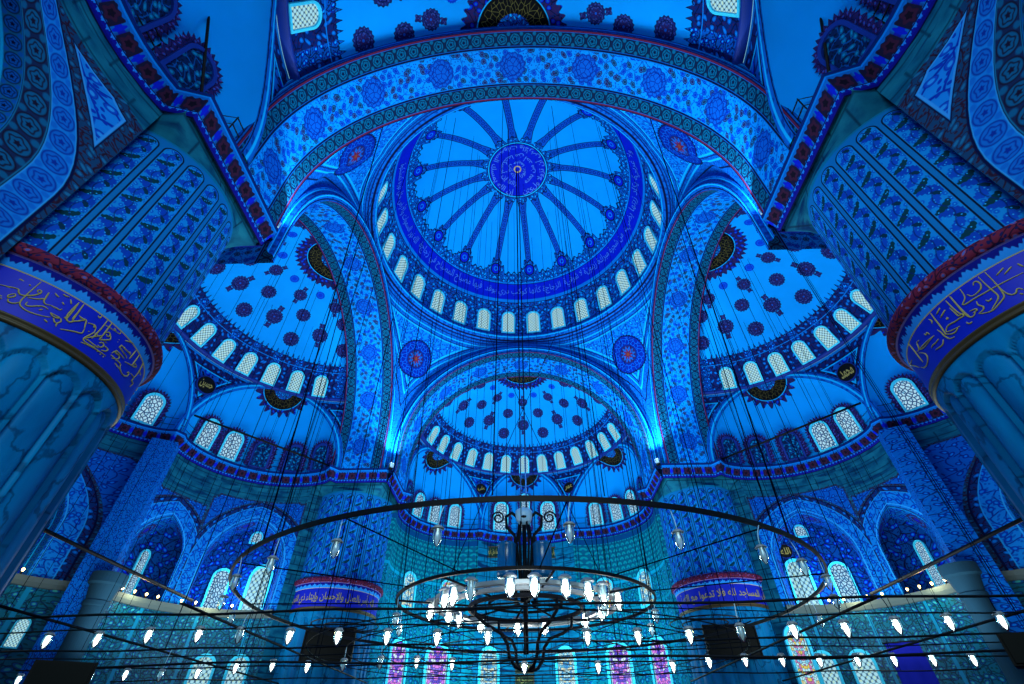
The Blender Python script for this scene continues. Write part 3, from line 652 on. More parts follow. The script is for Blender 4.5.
for U in (UL, UR):
    e = DG; te, hw, dep, cr = e; sgx = -1 if U is UL else 1
    bay(U, te, hw, dep, 1.4, 2.4, 9.8, .4, -1.9, 4.25, 7.0, 15.6, 14.3, 'bay_wall_' + U.name)
    bay(U, te, hw, dep, -3.65, 1.35, 9.6, 1.0, -5.2, -1.9, 7.0, 15.6, 13.3, 'pier_bay_wall_' + U.name, 2.6)
    wallstrip('tile_wall_' + U.name, U, e, -5.2, 4.25, FLOOR, 7.0, 'tile')
    quad_wall('return_wall_' + U.name, ex_pt(U, te, 4.25, F_plan(4.25, hw, dep), 0), Vector((sgx * 14.4, 12.6, 0)), FLOOR, 15.6, 'stone')
    bay(U, 0, MIDX[1], MIDX[2], 0, 2.7, 9.6, .4, -4.25, 4.25, 7.0, 15.6, 14.4, 'middle_bay_wall_' + U.name)
    wallstrip('tile_wall_middle_' + U.name, U, MIDX, -4.25, 4.25, FLOOR, 7.0, 'tile')
    pth = [ex_pt(U, te, l, F_plan(l, hw, dep), 0) for l in lin(4.2, -5.15, 21)] + [ex_pt(U, 0, l, F_plan(l, MIDX[1], MIDX[2]), 0) for l in lin(4.25, -4.25, 17)]
    sweep('gallery_ledge_trim_' + U.name, pth, [(0, 6.6), (.1, 6.63), (.22, 6.82), (.28, 7.05), (0, 7.07)], M['ledge'], sidesign(pth, U.c))
    mb = MB(); n = 36
    mb.lathe([(.56, FLOOR), (.54, 5.9), (.62, 5.95), (.62, 6.15), (.56, 6.2), (.72, 6.9), (.86, 7.0), (.86, 7.5), (.0, 7.55)], n, (sgx * 22.9, 4.25, 0))
    mb.build('gallery_column_' + U.name, M['stone3'], kind='structure', smooth=False)
    pb = MB(); pb.box((sgx * 23.9, 4.35, 7.0), (1.5, 1.3, 17.3), sgx * -.5); pb.build('gallery_pilaster_wall_' + U.name, M['pilaster'], kind='structure', smooth=False)
for e, nm, s in ((DM, 'west', -1), (DG, 'east', 1)):
    te, hw, dep, cr = e
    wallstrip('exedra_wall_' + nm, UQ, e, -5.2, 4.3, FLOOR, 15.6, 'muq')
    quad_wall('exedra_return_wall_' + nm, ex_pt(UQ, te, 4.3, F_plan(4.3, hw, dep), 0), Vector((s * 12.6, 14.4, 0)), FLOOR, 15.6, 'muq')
wallstrip('mihrab_wall', UQ, QC, -4.52, 4.52, FLOOR, 15.6, 'stone2')
for s, e in ((-1, RM), (1, RG)):
    te, hw, dep, cr = e; nm = 'west' if s < 0 else 'east'
    bay(UN, te, hw, dep, .55, 2.6, 10.4, .35, -4.0, 4.35, 7.0, 15.6, 14.6, 'rear_bay_wall_' + nm, 3.0, 'rearbay')
    wallstrip('rear_lower_wall_' + nm, UN, e, -5.2, 4.35, 3.0, 7.0, 'tile')
    quad_wall('rear_return_wall_' + nm, ex_pt(UN, te, 4.35, F_plan(4.35, hw, dep), 0), Vector((s * 13.5, -16.2, 0)), 3.0, 15.6, 'stone')
# floor
mb = MB(); mb.box((0, 0, FLOOR - .1), (64, 66, .2)); mb.build('floor', M['floor'], kind='structure', smooth=False)

# ---------------------------------------------------------------- the four round piers
def arabic(t):
    J = {'ا': 0xfe8d, 'أ': 0xfe83, 'إ': 0xfe87, 'ب': 0xfe8f, 'ت': 0xfe95, 'ث': 0xfe99, 'ج': 0xfe9d, 'ح': 0xfea1, 'خ': 0xfea5, 'د': 0xfea9, 'ذ': 0xfeab, 'ر': 0xfead, 'ز': 0xfeaf, 'س': 0xfeb1, 'ش': 0xfeb5, 'ص': 0xfeb9, 'ض': 0xfebd, 'ط': 0xfec1, 'ظ': 0xfec5, 'ع': 0xfec9, 'غ': 0xfecd, 'ف': 0xfed1, 'ق': 0xfed5, 'ك': 0xfed9, 'ل': 0xfedd, 'م': 0xfee1, 'ن': 0xfee5, 'ه': 0xfee9, 'و': 0xfeed, 'ي': 0xfef1, 'ى': 0xfeef}
    R_ = set('اأإدذرزوى'); out = []; t = list(t); i = 0; prev = False
    while i < len(t):
        ch = t[i]
        if ch not in J: out.append(ch); prev = False; i += 1; continue
        nxt = t[i + 1] if i + 1 < len(t) else ' '
        if ch == 'ل' and nxt in 'اأإ':
            out.append(chr({'ا': 0xfefb, 'أ': 0xfef7, 'إ': 0xfef9}[nxt] + (1 if prev else 0))); prev = False; i += 2; continue
        jn = nxt in J and ch not in R_
        out.append(chr(J[ch] + (1 if prev and not jn else 3 if prev and jn else 2 if jn else 0))); prev = jn; i += 1
    return ''.join(out[::-1])
def text_verts(t, fat=0):
    c = bpy.data.curves.new('txt', 'FONT'); c.body = arabic(t); c.resolution_u = 2; c.offset = fat
    o = bpy.data.objects.new('txt', c); COL.objects.link(o); bpy.context.view_layer.update()
    me = bpy.data.meshes.new_from_object(o.evaluated_get(bpy.context.evaluated_depsgraph_get())); bpy.data.objects.remove(o)
    V = [v.co.copy() for v in me.vertices]; F = [tuple(p.vertices) for p in me.polygons]
    x0 = min(v.x for v in V); x1 = max(v.x for v in V); y0 = min(v.y for v in V); y1 = max(v.y for v in V)
    return [((v.x - x0) / (x1 - x0), (v.y - y0) / (y1 - y0)) for v in V], F, (x1 - x0) / (y1 - y0)
def wrap(name, txt, fn, mat, parent, fat=.0):
    V, F, asp = text_verts(txt, fat); o = link(name, mesh(name, [fn(a, b) for a, b in V], F), mat, parent, smooth=False); return o
def pier(nm, cx, cy, strokes=None, txt=None, facing=-90):
    c = Vector((cx, cy, 0)); nf = 22
    P = lambda a, r, z: c + Vector((r * cos(a), r * sin(a), z))
    def rf(a, z):
        x = (a * nf / (2 * pi)) % 1 - .5; ax = abs(x) / .46
        if z > 6.95: return 2.86
        top = 6.25; h = 0
        if ax < 1:
            dz = max(0, z - top) / .42
            q = hypot(ax, dz)
            if q < 1: h = .13 - .1 * (1 - ax * ax) * (1 - .6 * (dz ** 2)) + (.07 if .88 < q else 0)
        return 2.88 - h
    As = lin(0, 2 * pi, nf * 18 + 1); Zs = [FLOOR, 1, 3, 5, 5.8, 6.2] + lin(6.25, 6.8, 12) + [6.95, 7.02]
    sh = grid('column_' + nm, lambda a, z: P(a, rf(a, z), z), As, Zs, M['marble'], lambda a, z: (a * 2.86, z), kind='structure')
    def lath(name, prof, mat, n=120):
        vv = [0]
        for i in range(1, len(prof)): vv.append(vv[-1] + hypot(prof[i][0] - prof[i - 1][0], prof[i][1] - prof[i - 1][1]))
        return grid(name, lambda a, k: P(a, prof[k][0], prof[k][1]), lin(0, 2 * pi, n), range(len(prof)), M[mat], lambda a, k: (a * 2.9, vv[k]), parent=sh)
    lath('gilt_torus', [(2.88, 6.98), (2.95, 7.0), (2.95, 7.06), (2.9, 7.08), (2.9, 7.12), (2.95, 7.14), (2.95, 7.18), (2.9, 7.2)], 'gline')
    band = lath('inscription_band', [(2.9, 7.2), (2.9, 8.27)], 'band')
    lath('leaf_strip', [(2.9, 8.27), (2.93, 8.3), (2.98, 8.62)], 'ribbon')
    lath('scroll_moulding', [(2.98, 8.6), (3.06, 8.62), (3.13, 8.7), (3.14, 8.82), (3.1, 8.92), (2.95, 8.98), (2.85, 9.02)], 'redroll')
    grid('painted_shaft', lambda a, z: P(a, 2.85, z), lin(0, 2 * pi, 145), [9.0, 12, 15.0], M['panel'], lambda a, z: (a * 2.85, z), parent=sh)
    hx = 2.62
    def sq(a, k):
        r = hx / max(abs(cos(a)), abs(sin(a))); t = k; rr = 2.85 * (1 - t) + r * t; return rr
    grid('impost_block', lambda a, k: P(a, sq(a, min(1, max(0, (k - 14.95) / .55))), k), lin(0, 2 * pi, 145), [14.95, 15.1, 15.3, 15.5, 16.5, 17.2], M['stone'], lambda a, k: (a * 2.85, k), parent=sh)
    if strokes:
        mb = MB()
        for st in strokes:
            pts = []
            for i in range(len(st) - 1):
                (a0, z0), (a1, z1) = st[i], st[i + 1]
                for k in range(3): t = k / 3; pts.append((a0 + (a1 - a0) * t, z0 + (z1 - z0) * t))
            pts.append(tuple(st[-1]))
            for _ in range(2): pts = [pts[0]] + [((pts[i - 1][0] + 2 * pts[i][0] + pts[i + 1][0]) / 4, (pts[i - 1][1] + 2 * pts[i][1] + pts[i + 1][1]) / 4) for i in range(1, len(pts) - 1)] + [pts[-1]]
            m = len(pts); mb.tube([P(R(a), 2.91, z) for a, z in pts], [.009 + .009 * sin(pi * (i + .6) / (m + .2)) for i in range(m)], 5)
        mb.build('calligraphy', M['gold'], band)
    if txt:
        a0 = R(facing) - 1.25
        wrap('calligraphy', txt, lambda u, v: P(a0 + u * 2.5, 2.925, 7.34 + v * .82), M['gold'], band, .012)
    return sh
SCRIPT_LEFT=[[[319.7,8.236],[319.4,7.996],[319.2,7.731],[319.2,7.549],[320.3,7.462],[322.8,7.416],[326.0,7.431],[328.9,7.48],[330.7,7.531]],[[310.1,7.771],[312.0,7.789],[314.1,7.818],[316.0,7.841],[316.5,7.76],[317.8,7.709],[319.4,7.758],[321.2,7.831],[322.5,7.954],[322.2,8.025],[321.1,8.032],[320.9,7.969],[321.9,7.944]],[[320.1,7.733],[322.0,7.761],[323.9,7.826],[324.7,7.894],[325.2,7.796],[326.2,7.755],[328.1,7.802]],[[324.4,8.069],[324.7,7.946],[325.1,7.824]],[[321.2,7.629],[321.2,7.53],[322.6,7.537],[324.5,7.632],[326.4,7.705],[328.3,7.676]],[[328.1,7.802],[329.4,7.792],[330.5,7.806],[331.5,7.785],[331.9,7.85]],[[316.2,7.695],[314.7,7.606],[315.2,7.527],[316.3,7.585],[316.9,7.642],[316.2,7.695]],[[315.7,7.513],[316.3,7.44],[318.1,7.45],[319.3,7.537]],[[329.6,7.632],[332.5,7.626],[333.7,7.629],[332.3,7.568],[330.7,7.582],[329.6,7.632]],[[333.7,7.629],[334.9,7.564],[333.8,7.47],[334.5,7.39]],[[331.8,7.544],[333.0,7.468],[333.8,7.47]],[[335.1,8.208],[334.8,7.951],[334.8,7.726],[336.4,7.663]],[[337.4,8.05],[337.3,7.892],[337.2,7.749]],[[337.7,7.705],[340.1,7.815]],[[335.1,7.692],[334.1,7.711],[337.6,7.634]],[[317.4,8.05],[318.0,8.024]],[[313.5,7.464],[314.2,7.459]],[[330.3,8.005],[331.4,7.967]],[[332.0,8.168],[333.3,8.07]],[[326.1,8.129],[327.4,8.083],[328.2,8.084]],[[328.6,8.205],[329.7,8.184],[331.0,8.213]],[[326.0,7.564],[326.8,7.613]],[[329.6,7.418],[331.1,7.387]],[[335.1,8.213],[335.5,7.953],[335.6,7.667]],[[337.0,8.251],[337.3,7.964],[337.8,7.695]],[[335.6,7.667],[337.2,7.641],[338.9,7.769]],[[338.5,7.92],[341.8,7.901],[340.5,7.865],[339.4,7.788],[337.8,7.695]],[[339.3,7.882],[341.9,7.954],[342.6,7.812],[343.5,7.708]],[[343.5,7.708],[344.1,7.57],[341.7,7.535],[339.2,7.47],[336.3,7.392]],[[343.1,7.886],[345.7,7.954],[346.9,7.914],[346.0,7.869],[345.7,7.954]],[[346.9,7.914],[347.8,7.784],[346.4,7.623],[345.5,7.489],[346.5,7.439],[350.2,7.457],[352.2,7.495]],[[349.0,8.262],[349.1,7.965],[348.5,7.67],[348.4,7.617]],[[351.4,8.3],[351.5,7.977],[351.4,7.702]],[[345.5,7.489],[348.0,7.648],[351.5,7.852]],[[351.8,7.962],[352.9,8.041],[354.6,7.991],[353.6,7.897],[352.5,7.944]],[[354.6,7.991],[355.9,7.902],[353.9,7.812],[351.7,7.714]],[[357.6,8.26],[358.7,8.054],[1.6,8.056],[2.5,7.969],[0.4,7.853],[357.2,7.786],[354.3,7.755]],[[359.6,8.069],[1.7,8.085],[1.4,7.997],[359.7,7.996]],[[352.3,7.642],[353.4,7.717],[355.1,7.669],[354.0,7.551],[352.3,7.574]],[[355.1,7.669],[357.9,7.673],[357.4,7.578],[355.2,7.532]],[[351.3,7.528],[357.3,7.524],[2.2,7.516],[6.8,7.537]],[[345.8,7.383],[349.0,7.428],[353.1,7.463],[358.8,7.493]],[[357.9,7.673],[0.4,7.656],[1.0,7.586]],[[0.4,7.656],[1.4,7.796],[2.2,7.712],[4.2,7.771],[6.4,7.692],[2.0,7.558]],[[1.4,7.796],[4.9,7.802],[8.5,7.801]],[[353.8,7.443],[354.2,7.443]],[[355.8,7.433],[356.2,7.433]],[[357.7,7.433],[358.2,7.435]],[[4.1,8.014],[4.7,8.022]],[[345.4,7.721],[345.7,7.718]],[[344.5,8.201],[345.8,8.16],[345.7,8.259]],[[353.8,8.209],[355.3,8.176]],[[2.5,8.175],[5.6,8.261],[8.4,8.308]],[[8.7,7.616],[10.3,7.51],[14.6,7.482],[18.6,7.605],[17.1,7.721],[16.2,7.639]],[[10.0,7.766],[14.9,7.863],[17.2,7.9],[20.9,7.99],[17.9,8.029],[16.5,7.923]],[[16.3,8.304],[16.3,8.041],[16.0,7.902]],[[12.2,8.26],[11.4,7.922]],[[19.3,7.731],[25.3,7.795],[23.6,7.636],[28.2,7.722],[26.8,7.55]],[[24.5,7.769],[26.0,7.975],[24.5,8.23],[22.6,8.422]],[[25.5,8.059],[29.9,8.058]]]
SCRIPT_RIGHT=[[[183.0,8.238],[182.7,8.026],[182.7,7.808],[182.2,7.593],[182.3,7.547]],[[192.0,8.214],[192.1,8.01],[192.5,7.79],[193.2,7.692]],[[194.6,8.22],[194.4,7.98],[194.5,7.738],[195.1,7.518]],[[193.2,7.692],[194.2,7.689],[193.5,7.615],[191.9,7.648],[189.7,7.645],[187.9,7.669],[185.3,7.706],[182.4,7.605],[185.8,7.533],[189.4,7.494]],[[182.0,7.581],[184.6,7.46],[186.8,7.446],[188.3,7.499]],[[180.3,7.807],[181.1,7.663],[181.0,7.581],[182.1,7.407],[184.6,7.38]],[[177.0,7.764],[173.1,7.805],[169.6,7.828],[166.9,7.85],[163.4,7.862],[167.9,7.766],[175.9,7.768]],[[177.8,7.618],[174.8,7.602],[173.1,7.633],[171.2,7.607]],[[179.5,7.522],[177.8,7.429],[175.2,7.458],[172.4,7.492]],[[158.7,8.375],[159.3,8.071],[159.2,7.762],[159.5,7.619]],[[167.6,8.022],[165.1,8.061],[164.5,7.952],[163.4,7.862],[160.9,7.919]],[[161.6,7.845],[165.5,7.688],[165.7,7.55],[161.4,7.458],[157.0,7.515],[154.4,7.629]],[[149.8,8.035],[141.0,8.16],[149.4,7.844],[152.3,7.701]],[[180.3,8.165],[181.2,8.076],[180.1,8.016]],[[173.1,8.005],[173.7,7.914],[174.8,7.995],[175.4,7.88]],[[188.0,8.171],[184.9,8.102]],[[189.2,8.042],[185.3,7.968]],[[187.1,7.861],[187.7,7.863],[187.8,7.825],[187.1,7.823],[187.1,7.861]],[[192.5,7.472],[193.0,7.388],[194.4,7.402]],[[219.0,7.788],[215.4,7.788],[210.9,7.798],[207.3,7.8],[203.6,7.81],[199.8,7.827],[197.1,7.827],[195.7,7.874],[197.8,7.926],[199.0,8.001],[199.4,8.224]],[[207.4,8.229],[207.4,7.968],[207.6,7.747],[207.9,7.581],[206.8,7.505],[204.2,7.425],[202.6,7.372]],[[210.2,8.246],[210.2,7.968],[210.0,7.762],[209.3,7.514],[208.5,7.462],[204.5,7.374],[202.8,7.346],[200.4,7.386],[198.3,7.465]],[[204.0,8.105],[204.6,8.175],[205.9,8.165],[206.4,8.061],[205.4,7.935],[203.0,7.9],[200.8,7.891],[200.0,8.012]],[[210.0,7.762],[210.1,7.549],[211.0,7.436],[212.7,7.428],[213.6,7.518],[214.5,7.493],[215.0,7.432]],[[194.4,8.241],[194.3,7.965],[194.1,7.686],[194.8,7.503],[196.4,7.481],[197.8,7.546]],[[196.3,7.637],[199.0,7.599],[198.9,7.549],[196.8,7.554]],[[200.8,7.74],[200.1,7.642],[201.5,7.555],[200.8,7.477],[198.3,7.465]],[[191.2,8.006],[191.6,7.809],[191.7,7.687],[193.7,7.703],[193.5,7.621],[192.1,7.63]],[[215.7,8.108],[212.2,8.025]],[[217.8,8.041],[214.4,7.955]],[[203.5,7.642],[204.1,7.575],[206.0,7.615],[203.7,7.578]],[[219.9,8.041],[220.5,7.915]],[[213.3,7.385],[213.9,7.337]]]

pier('near_left', -13.2, -14.3, SCRIPT_LEFT); pier('near_right', 13.2, -14.3, SCRIPT_RIGHT)
pier('far_left', -13.4, 13.4, txt='إن الله يأمر بالعدل والإحسان وإيتاء ذي القربى', facing=-72); pier('far_right', 13.4, 13.4, txt='وأن المساجد لله فلا تدعوا مع الله أحدا', facing=-110)

# inscriptions of the dome
def dome_pt(th, b, r=RD - .06): return Vector((r * cos(R(b)) * sin(th), r * cos(R(b)) * cos(th), ZD + r * sin(R(b))))
for k, t in enumerate(('الله نور السموات والأرض مثل نوره كمشكوة', 'فيها مصباح المصباح في زجاجة', 'الزجاجة كأنها كوكب دري يوقد', 'من شجرة مبركة زيتونة لا شرقية', 'ولا غربية يكاد زيتها يضيء')):
    a0 = -2.0 + k * .82
    wrap('calligraphy', t, lambda u, v: dome_pt(a0 + u * .78, 23.6 + v * 6.0), M['silver'], dome, .004)
for t, b0, b1, a0, a1 in (('إن الله يمسك السموات والأرض أن تزولا ولئن', 76.2, 80.6, .2, 6.1), ('زالتا إن أمسكهما من أحد من بعده', 80.9, 84.8, .5, 6.2), ('إنه كان حليما غفورا', 85.0, 87.8, .3, 6.0)):
    wrap('calligraphy', t, lambda u, v: dome_pt(a0 + u * (a1 - a0), b0 + v * (b1 - b0)), M['silver'], dome, .016)

# black calligraphy roundels between the exedrae
def roundel(p, n, r, label, txt):
    t = thing('calligraphy_roundel', label, 'roundel', p, 0, 'calligraphy roundels under the half domes')
    z = Vector(n).normalized(); x = Vector((0, 0, 1)).cross(z).normalized(); y = z.cross(x)
    t.matrix_world = Matrix.Translation(p) @ Matrix((x, y, z)).transposed().to_4x4()
    mb = MB(); mb.lathe([(0, .1), (r * .93, .1), (r * .93, 0)], 40); mb.build('board', M['board'], t, smooth=False)
    mb = MB(); mb.lathe([(r * .93, 0), (r * .93, .14), (r, .14), (r, 0)], 40); mb.build('rim', M['frame2'], t, smooth=False)
    V, F, asp = text_verts(txt, .02); w = r * 1.3; h = r * .95
    link('lettering', mesh('lettering', [((a - .5) * w, (b - .5) * h, .115) for a, b in V], F), M['gold'], t, smooth=False)
def on_drum(U, th, z, r=9.93): p = U.pol(R(th), r, z); return p, U.c + Vector((0, 0, z)) - p
p, n = on_drum(UL, 26.5, 20.55); roundel(p, n, .72, 'black calligraphy roundel on the spandrel under the left half dome window row', 'حسين')
p, n = on_drum(UR, 26.5, 20.55); roundel(p, n, .72, 'black calligraphy roundel on the spandrel under the right half dome window row', 'محمد')
p, n = on_drum(UQ, -27, 20.6); roundel(p, n, .6, 'small black roundel left of the central niche arch under the far half dome', 'علي')
p, n = on_drum(UQ, 27.5, 20.6); roundel(p, n, .6, 'small black roundel right of the central niche arch under the far half dome', 'عمر')

# ---------------------------------------------------------------- lower windows
for e, s in ((DM, -1), (DG, 1)):
    te, hw, dep, cr = e
    for l in (.1, -3.7): bay_window(UQ, te, hw, dep, l, 9.3, 1.35, 2.5, 0, 'stB' if l > 0 else 'stC')
    for l in (.3, -3.3): bay_window(UQ, te, hw, dep, l, 2.4, 1.75, 4.4, 0, 'stA')
for x, pn in ((-3.3, 'stB'), (3.2, 'stB')): bay_window(UQ, *QC[:3], x, 2.4, 1.5, 4.3, 0, pn)
for U in (UL, UR):
    te, hw, dep, cr = DG
    bay_window(U, te, hw, dep, .55, 7.25, 1.0, 2.7, 2.6); bay_window(U, te, hw, dep, 3.05, 7.3, 1.35, 3.0, 2.6, 'lat')
    bay_window(U, te, hw, dep, 1.9, 12.0, .7, .7, 2.5, 'lat2')
    bay_window(U, te, hw, dep, -4.35, 7.25, .6, 2.8, 2.55)
    bay_window(U, 0, MIDX[1], MIDX[2], 1.6, 7.6, .9, 3.2, 2.55); bay_window(U, 0, MIDX[1], MIDX[2], -1.6, 7.6, .9, 3.2, 2.55)
    for l in (1.3, 3.2): bay_window(U, te, hw, dep, l, 2.6, 1.1, 1.9, 0, 'lat')
    bay_window(U, 0, MIDX[1], MIDX[2], 3.4, 4.0, .5, 1.2, 0, 'lat')
bay_window(UR, *DG[:3], 4.2, 1.6, 1.3, 4.2, .0, 'stC')

# ---------------------------------------------------------------- great chandelier hung from the dome crown
ch = thing('chandelier', 'great ring chandelier with tiers of glowing lamps hung on the dome axis', 'chandelier', (0, 0, 4.8))
ZC = 4.8
def rel(mb): mb.v = [v - Vector((0, 0, ZC)) for v in mb.v]; return mb
def cbuild(mb, nm, mat, smooth=True, par=None): return rel(mb).build(nm, M[mat], par or ch, smooth=smooth)
mb = MB(); mb.band(11.75, 4.78, .07, .13, 128); cbuild(mb, 'outer_ring', 'iron', False)
mb = MB(); mb.band(5.55, 4.9, .07, .12, 96); cbuild(mb, 'middle_ring', 'iron', False)
for r_, z_, w_ in ((3.95, 4.85, .26), (3.3, 4.8, .2)): mb = MB(); mb.band(r_, z_, w_, .14, 72); cbuild(mb, 'lamp_ring', 'steel', False)
mb = MB(); mb.band(2.45, 4.75, .1, .16, 64); mb.band(1.6, 4.95, .08, .1, 48); cbuild(mb, 'basket_ring', 'iron', False)
mb = MB(); mb.tube([(0, 0, 3.1), (0, 0, 9.0)], .1, 8); cbuild(mb, 'centre_pole', 'iron')
for k in range(5): a = k * 1.257 + .3; mb = MB(); mb.tube([(.16 * cos(a), .16 * sin(a), 5.0), (.38 * cos(a), .38 * sin(a), 7.6), (.2 * cos(a), .2 * sin(a), 8.7)], .06, 6); cbuild(mb, 'pole_rod', 'iron')
for k in range(4):
    a = k * pi / 2 + .55; mb = MB()
    pr = [(2.45, 4.75), (2.4, 4.3), (1.9, 4.0), (1.2, 3.75), (.9, 3.4), (.8, 2.95), (.55, 2.65), (.2, 2.55), (0, 2.55)]
    mb.tube([(r * cos(a), r * sin(a), z) for r, z in pr], .07, 6); cbuild(mb, 'basket_rod', 'iron')
for k in range(8):
    a = k * pi / 4 + .2; mb = MB(); mb.tube([(.3 * cos(a), .3 * sin(a), 5.0), (2.4 * cos(a), 2.4 * sin(a), 4.8), (3.95 * cos(a), 3.95 * sin(a), 4.85), (5.5 * cos(a), 5.5 * sin(a), 4.9)], .045, 5); cbuild(mb, 'spoke', 'iron')
for k in range(12):
    a = k * pi / 6 + .1; mb = MB(); mb.tube([(5.5 * cos(a), 5.5 * sin(a), 4.9), (11.7 * cos(a), 11.7 * sin(a), 4.8)], .022, 4); cbuild(mb, 'stay_wire', 'cable')
for s in (-1, 1):
    mb = MB(); x = s * .42
    mb.tube([(x, 0, 5.0), (x, 0, 7.4), (x * 1.1, 0, 7.9), (x * 2.0, 0, 8.3), (x * 2.1, 0, 8.8), (x * 1.4, 0, 9.0), (x * .6, 0, 8.7)], .08, 6); cbuild(mb, 'yoke_bar', 'iron')
    mb = MB(); q = [(x * 3.0 + s * .32 * cos(t) * (1 - t / 14), 0, 8.75 + .32 * sin(t) * (1 - t / 14)) for t in lin(0, 9, 22)]; mb.tube(q, .045, 5); cbuild(mb, 'scroll', 'iron')
    mb = MB(); mb.lathe([(0, 6.0), (.42, 6.0), (.46, 6.1), (.46, 6.45), (.43, 6.5), (.43, 7.35), (.46, 7.4), (.4, 7.5), (0, 7.52)], 24, (s * .83, -.1, 0)); cbuild(mb, 'spotlight_can', 'can')
mb = MB(); mb.lathe([(0, 8.35), (.22, 8.42), (.36, 8.6), (.42, 8.85), (.42, 9.05), (.3, 9.15), (0, 9.16)], 24); dm = cbuild(mb, 'dome_camera', 'white')
mb = MB(); mb.lathe([(0, -.0), (.11, .03), (.13, .1)], 16, (0, -.33, 8.6)); cbuild(mb, 'camera_lens', 'iron')
# glass lamps fixed on the rings
def prof_mesh(name, prof, n=14):
    mb = MB(); mb.lathe(prof, n); return mb.mesh(name)
LM = dict(cap=prof_mesh('cap', [(0, .0), (.13, 0), (.17, -.05), (.17, -.1), (.12, -.12)]), glass=prof_mesh('glass', [(.15, -.1), (.15, -.2), (.17, -.3), (.15, -.46), (.09, -.58), (.03, -.66), (0, -.68)]),
          bulb=prof_mesh('bulb', [(0, -.12), (.08, -.15), (.125, -.28), (.1, -.42), (.04, -.56), (0, -.6)], 10), cup=prof_mesh('cup', [(.13, -.04), (.2, -.02), (.21, 0), (.2, .02), (.13, .0)]), filament=prof_mesh('filament', [(0, -.14), (.04, -.18), (.04, -.4), (0, -.44)], 8))
for k, m_ in (('cap', 'steel'), ('glass', 'glass'), ('bulb', 'bulb'), ('cup', 'steel'), ('filament', 'white')):
    LM[k].materials.append(M[m_])
    for p in LM[k].polygons: p.use_smooth = True
def part(me, nm, parent, loc=(0, 0, 0), sc=1):
    o = bpy.data.objects.new(nm, me); COL.objects.link(o); o.parent = parent; o.location = loc; o.scale = (sc,) * 3; return o
INNER = [(4.2, -97.3, 1), (4.2, -84.9, 1), (4.05, -132.9, 1), (3.95, -144.4, 1), (4.08, -172.8, 1), (3.5, 169.3, 1), (3.3, 157.8, 1), (3.3, 130.1, 1), (3.2, 97.7, 1), (4.2, -68.8, 1), (4.2, -55.1, 1), (4.2, -27.1, 1), (3.3, 3.9, 1), (3.3, 33.7, 1), (3.3, 74.1, 1), (4.2, -118.9, 0), (4.2, -44, 0), (3.4, -13.4, 0)]
for r_, a_, lit in INNER:
    x, y = r_ * cos(R(a_)), r_ * sin(R(a_)); c = part(LM['cap'], 'lamp', ch, (x, y, .28), 1.25)
    part(LM['glass'], 'lamp_glass', c); part(LM['bulb' if lit else 'filament'], 'lamp_bulb', c); part(LM['cup'], 'lamp_cup', c, (0, 0, -.08))
def cable(pts, r=.02): mb = MB(); mb.tube(pts, r, 4); return mb
for dx in (-.14, .14): cbuild(cable([(dx, 0, 9.0), (dx * .6, 0, 42.2)], .035), 'main_cable', 'cable')
def ceil_z(x, y):
    """height of the vault over a plan point"""
    if hypot(x, y) < 11.0: return ZD + sqrt(RD * RD - x * x - y * y) - .1
    if abs(x) < 10.2 or abs(y) < 10.2:
        for U in (UL, UR, UQ):
            q = hypot(x - U.c.x, y - U.c.y)
            if q < 9.4 and (Vector((x, y, 0)) - U.c).dot(U.o) > .4: return 18.84 + sqrt(10.3 ** 2 - q * q) - .1
        if max(abs(x), abs(y)) < 14.9:
            m = min(abs(x), abs(y)); return 18.6 + sqrt(max(0, 100 - m * m))
    return None
for n_, r_, ph in ((26, 11.72, .06), (10, 5.55, .2), (6, 3.95, .5)):
    for k in range(n_):
        a = 2 * pi * k / n_ + ph; x, y = r_ * cos(a), r_ * sin(a); z = ceil_z(x, y) or 30.4
        cbuild(cable([(x, y, 4.9), (x, y, z)], .014), 'suspension_cable', 'cable')
for (x0, y0, x1, y1, zt) in ((3.9, 0, -3.2, 10.6, 30.6), (-3.9, 0, 3.4, 10.7, 30.6), (5.5, 0, 8.0, 7.6, 29.5), (-5.5, 0, -8.0, 7.6, 29.5), (11.7, 0, 10.9, -4, 27.0), (-11.7, 0, -10.9, -4, 27.0), (8, -8.4, 7.2, -11.9, 26), (-8, -8.4, -7.2, -11.9, 26)):
    cbuild(cable([(x0, y0, 4.9), (x1, y1, zt)], .026), 'slanting_cable', 'cable')

# glass lamps hung on wires: each one a thing
NTH = 'first second third fourth fifth sixth seventh eighth ninth tenth eleventh twelfth thirteenth fourteenth fifteenth sixteenth seventeenth eighteenth nineteenth twentieth'.split()
def hang(p, cord, lit, label, group, sc=.62, slant=.0):
    t = thing('hanging_lamp', label, 'lamp', p, 0, group)
    mb = MB(); q = [(slant * k * k * cord, 0, .04 * sc + cord * k) for k in lin(0, 1, 6)]; mb.tube(q, .012, 4); mb.build('cord', M['white' if not lit else 'cable'], t)
    part(LM['cap'], 'cap', t, (0, 0, 0), sc); part(LM['glass'], 'glass', t, (0, 0, 0), sc); part(LM['cup'], 'cup', t, (0, 0, -.06), sc); part(LM['bulb' if lit else 'filament'], 'bulb', t, (0, 0, 0), sc)
ROW_A = [[-13.38, -8.1, 2.41], [-11.88, -8.19, 2.42], [-10.42, -8.27, 2.49], [-8.96, -8.36, 2.49], [-6.35, -8.52, 2.4], [-4.99, -8.6, 2.37], [-3.64, -8.68, 2.34], [-2.29, -8.76, 2.3], [-0.95, -8.84, 2.3], [1.62, -9.0, 2.25], [2.9, -9.07, 2.24], [4.18, -9.15, 2.25], [6.75, -9.3, 2.31], [8.0, -9.38, 2.33], [9.23, -9.45, 2.38], [10.47, -9.53, 2.43], [11.69, -9.6, 2.43]]
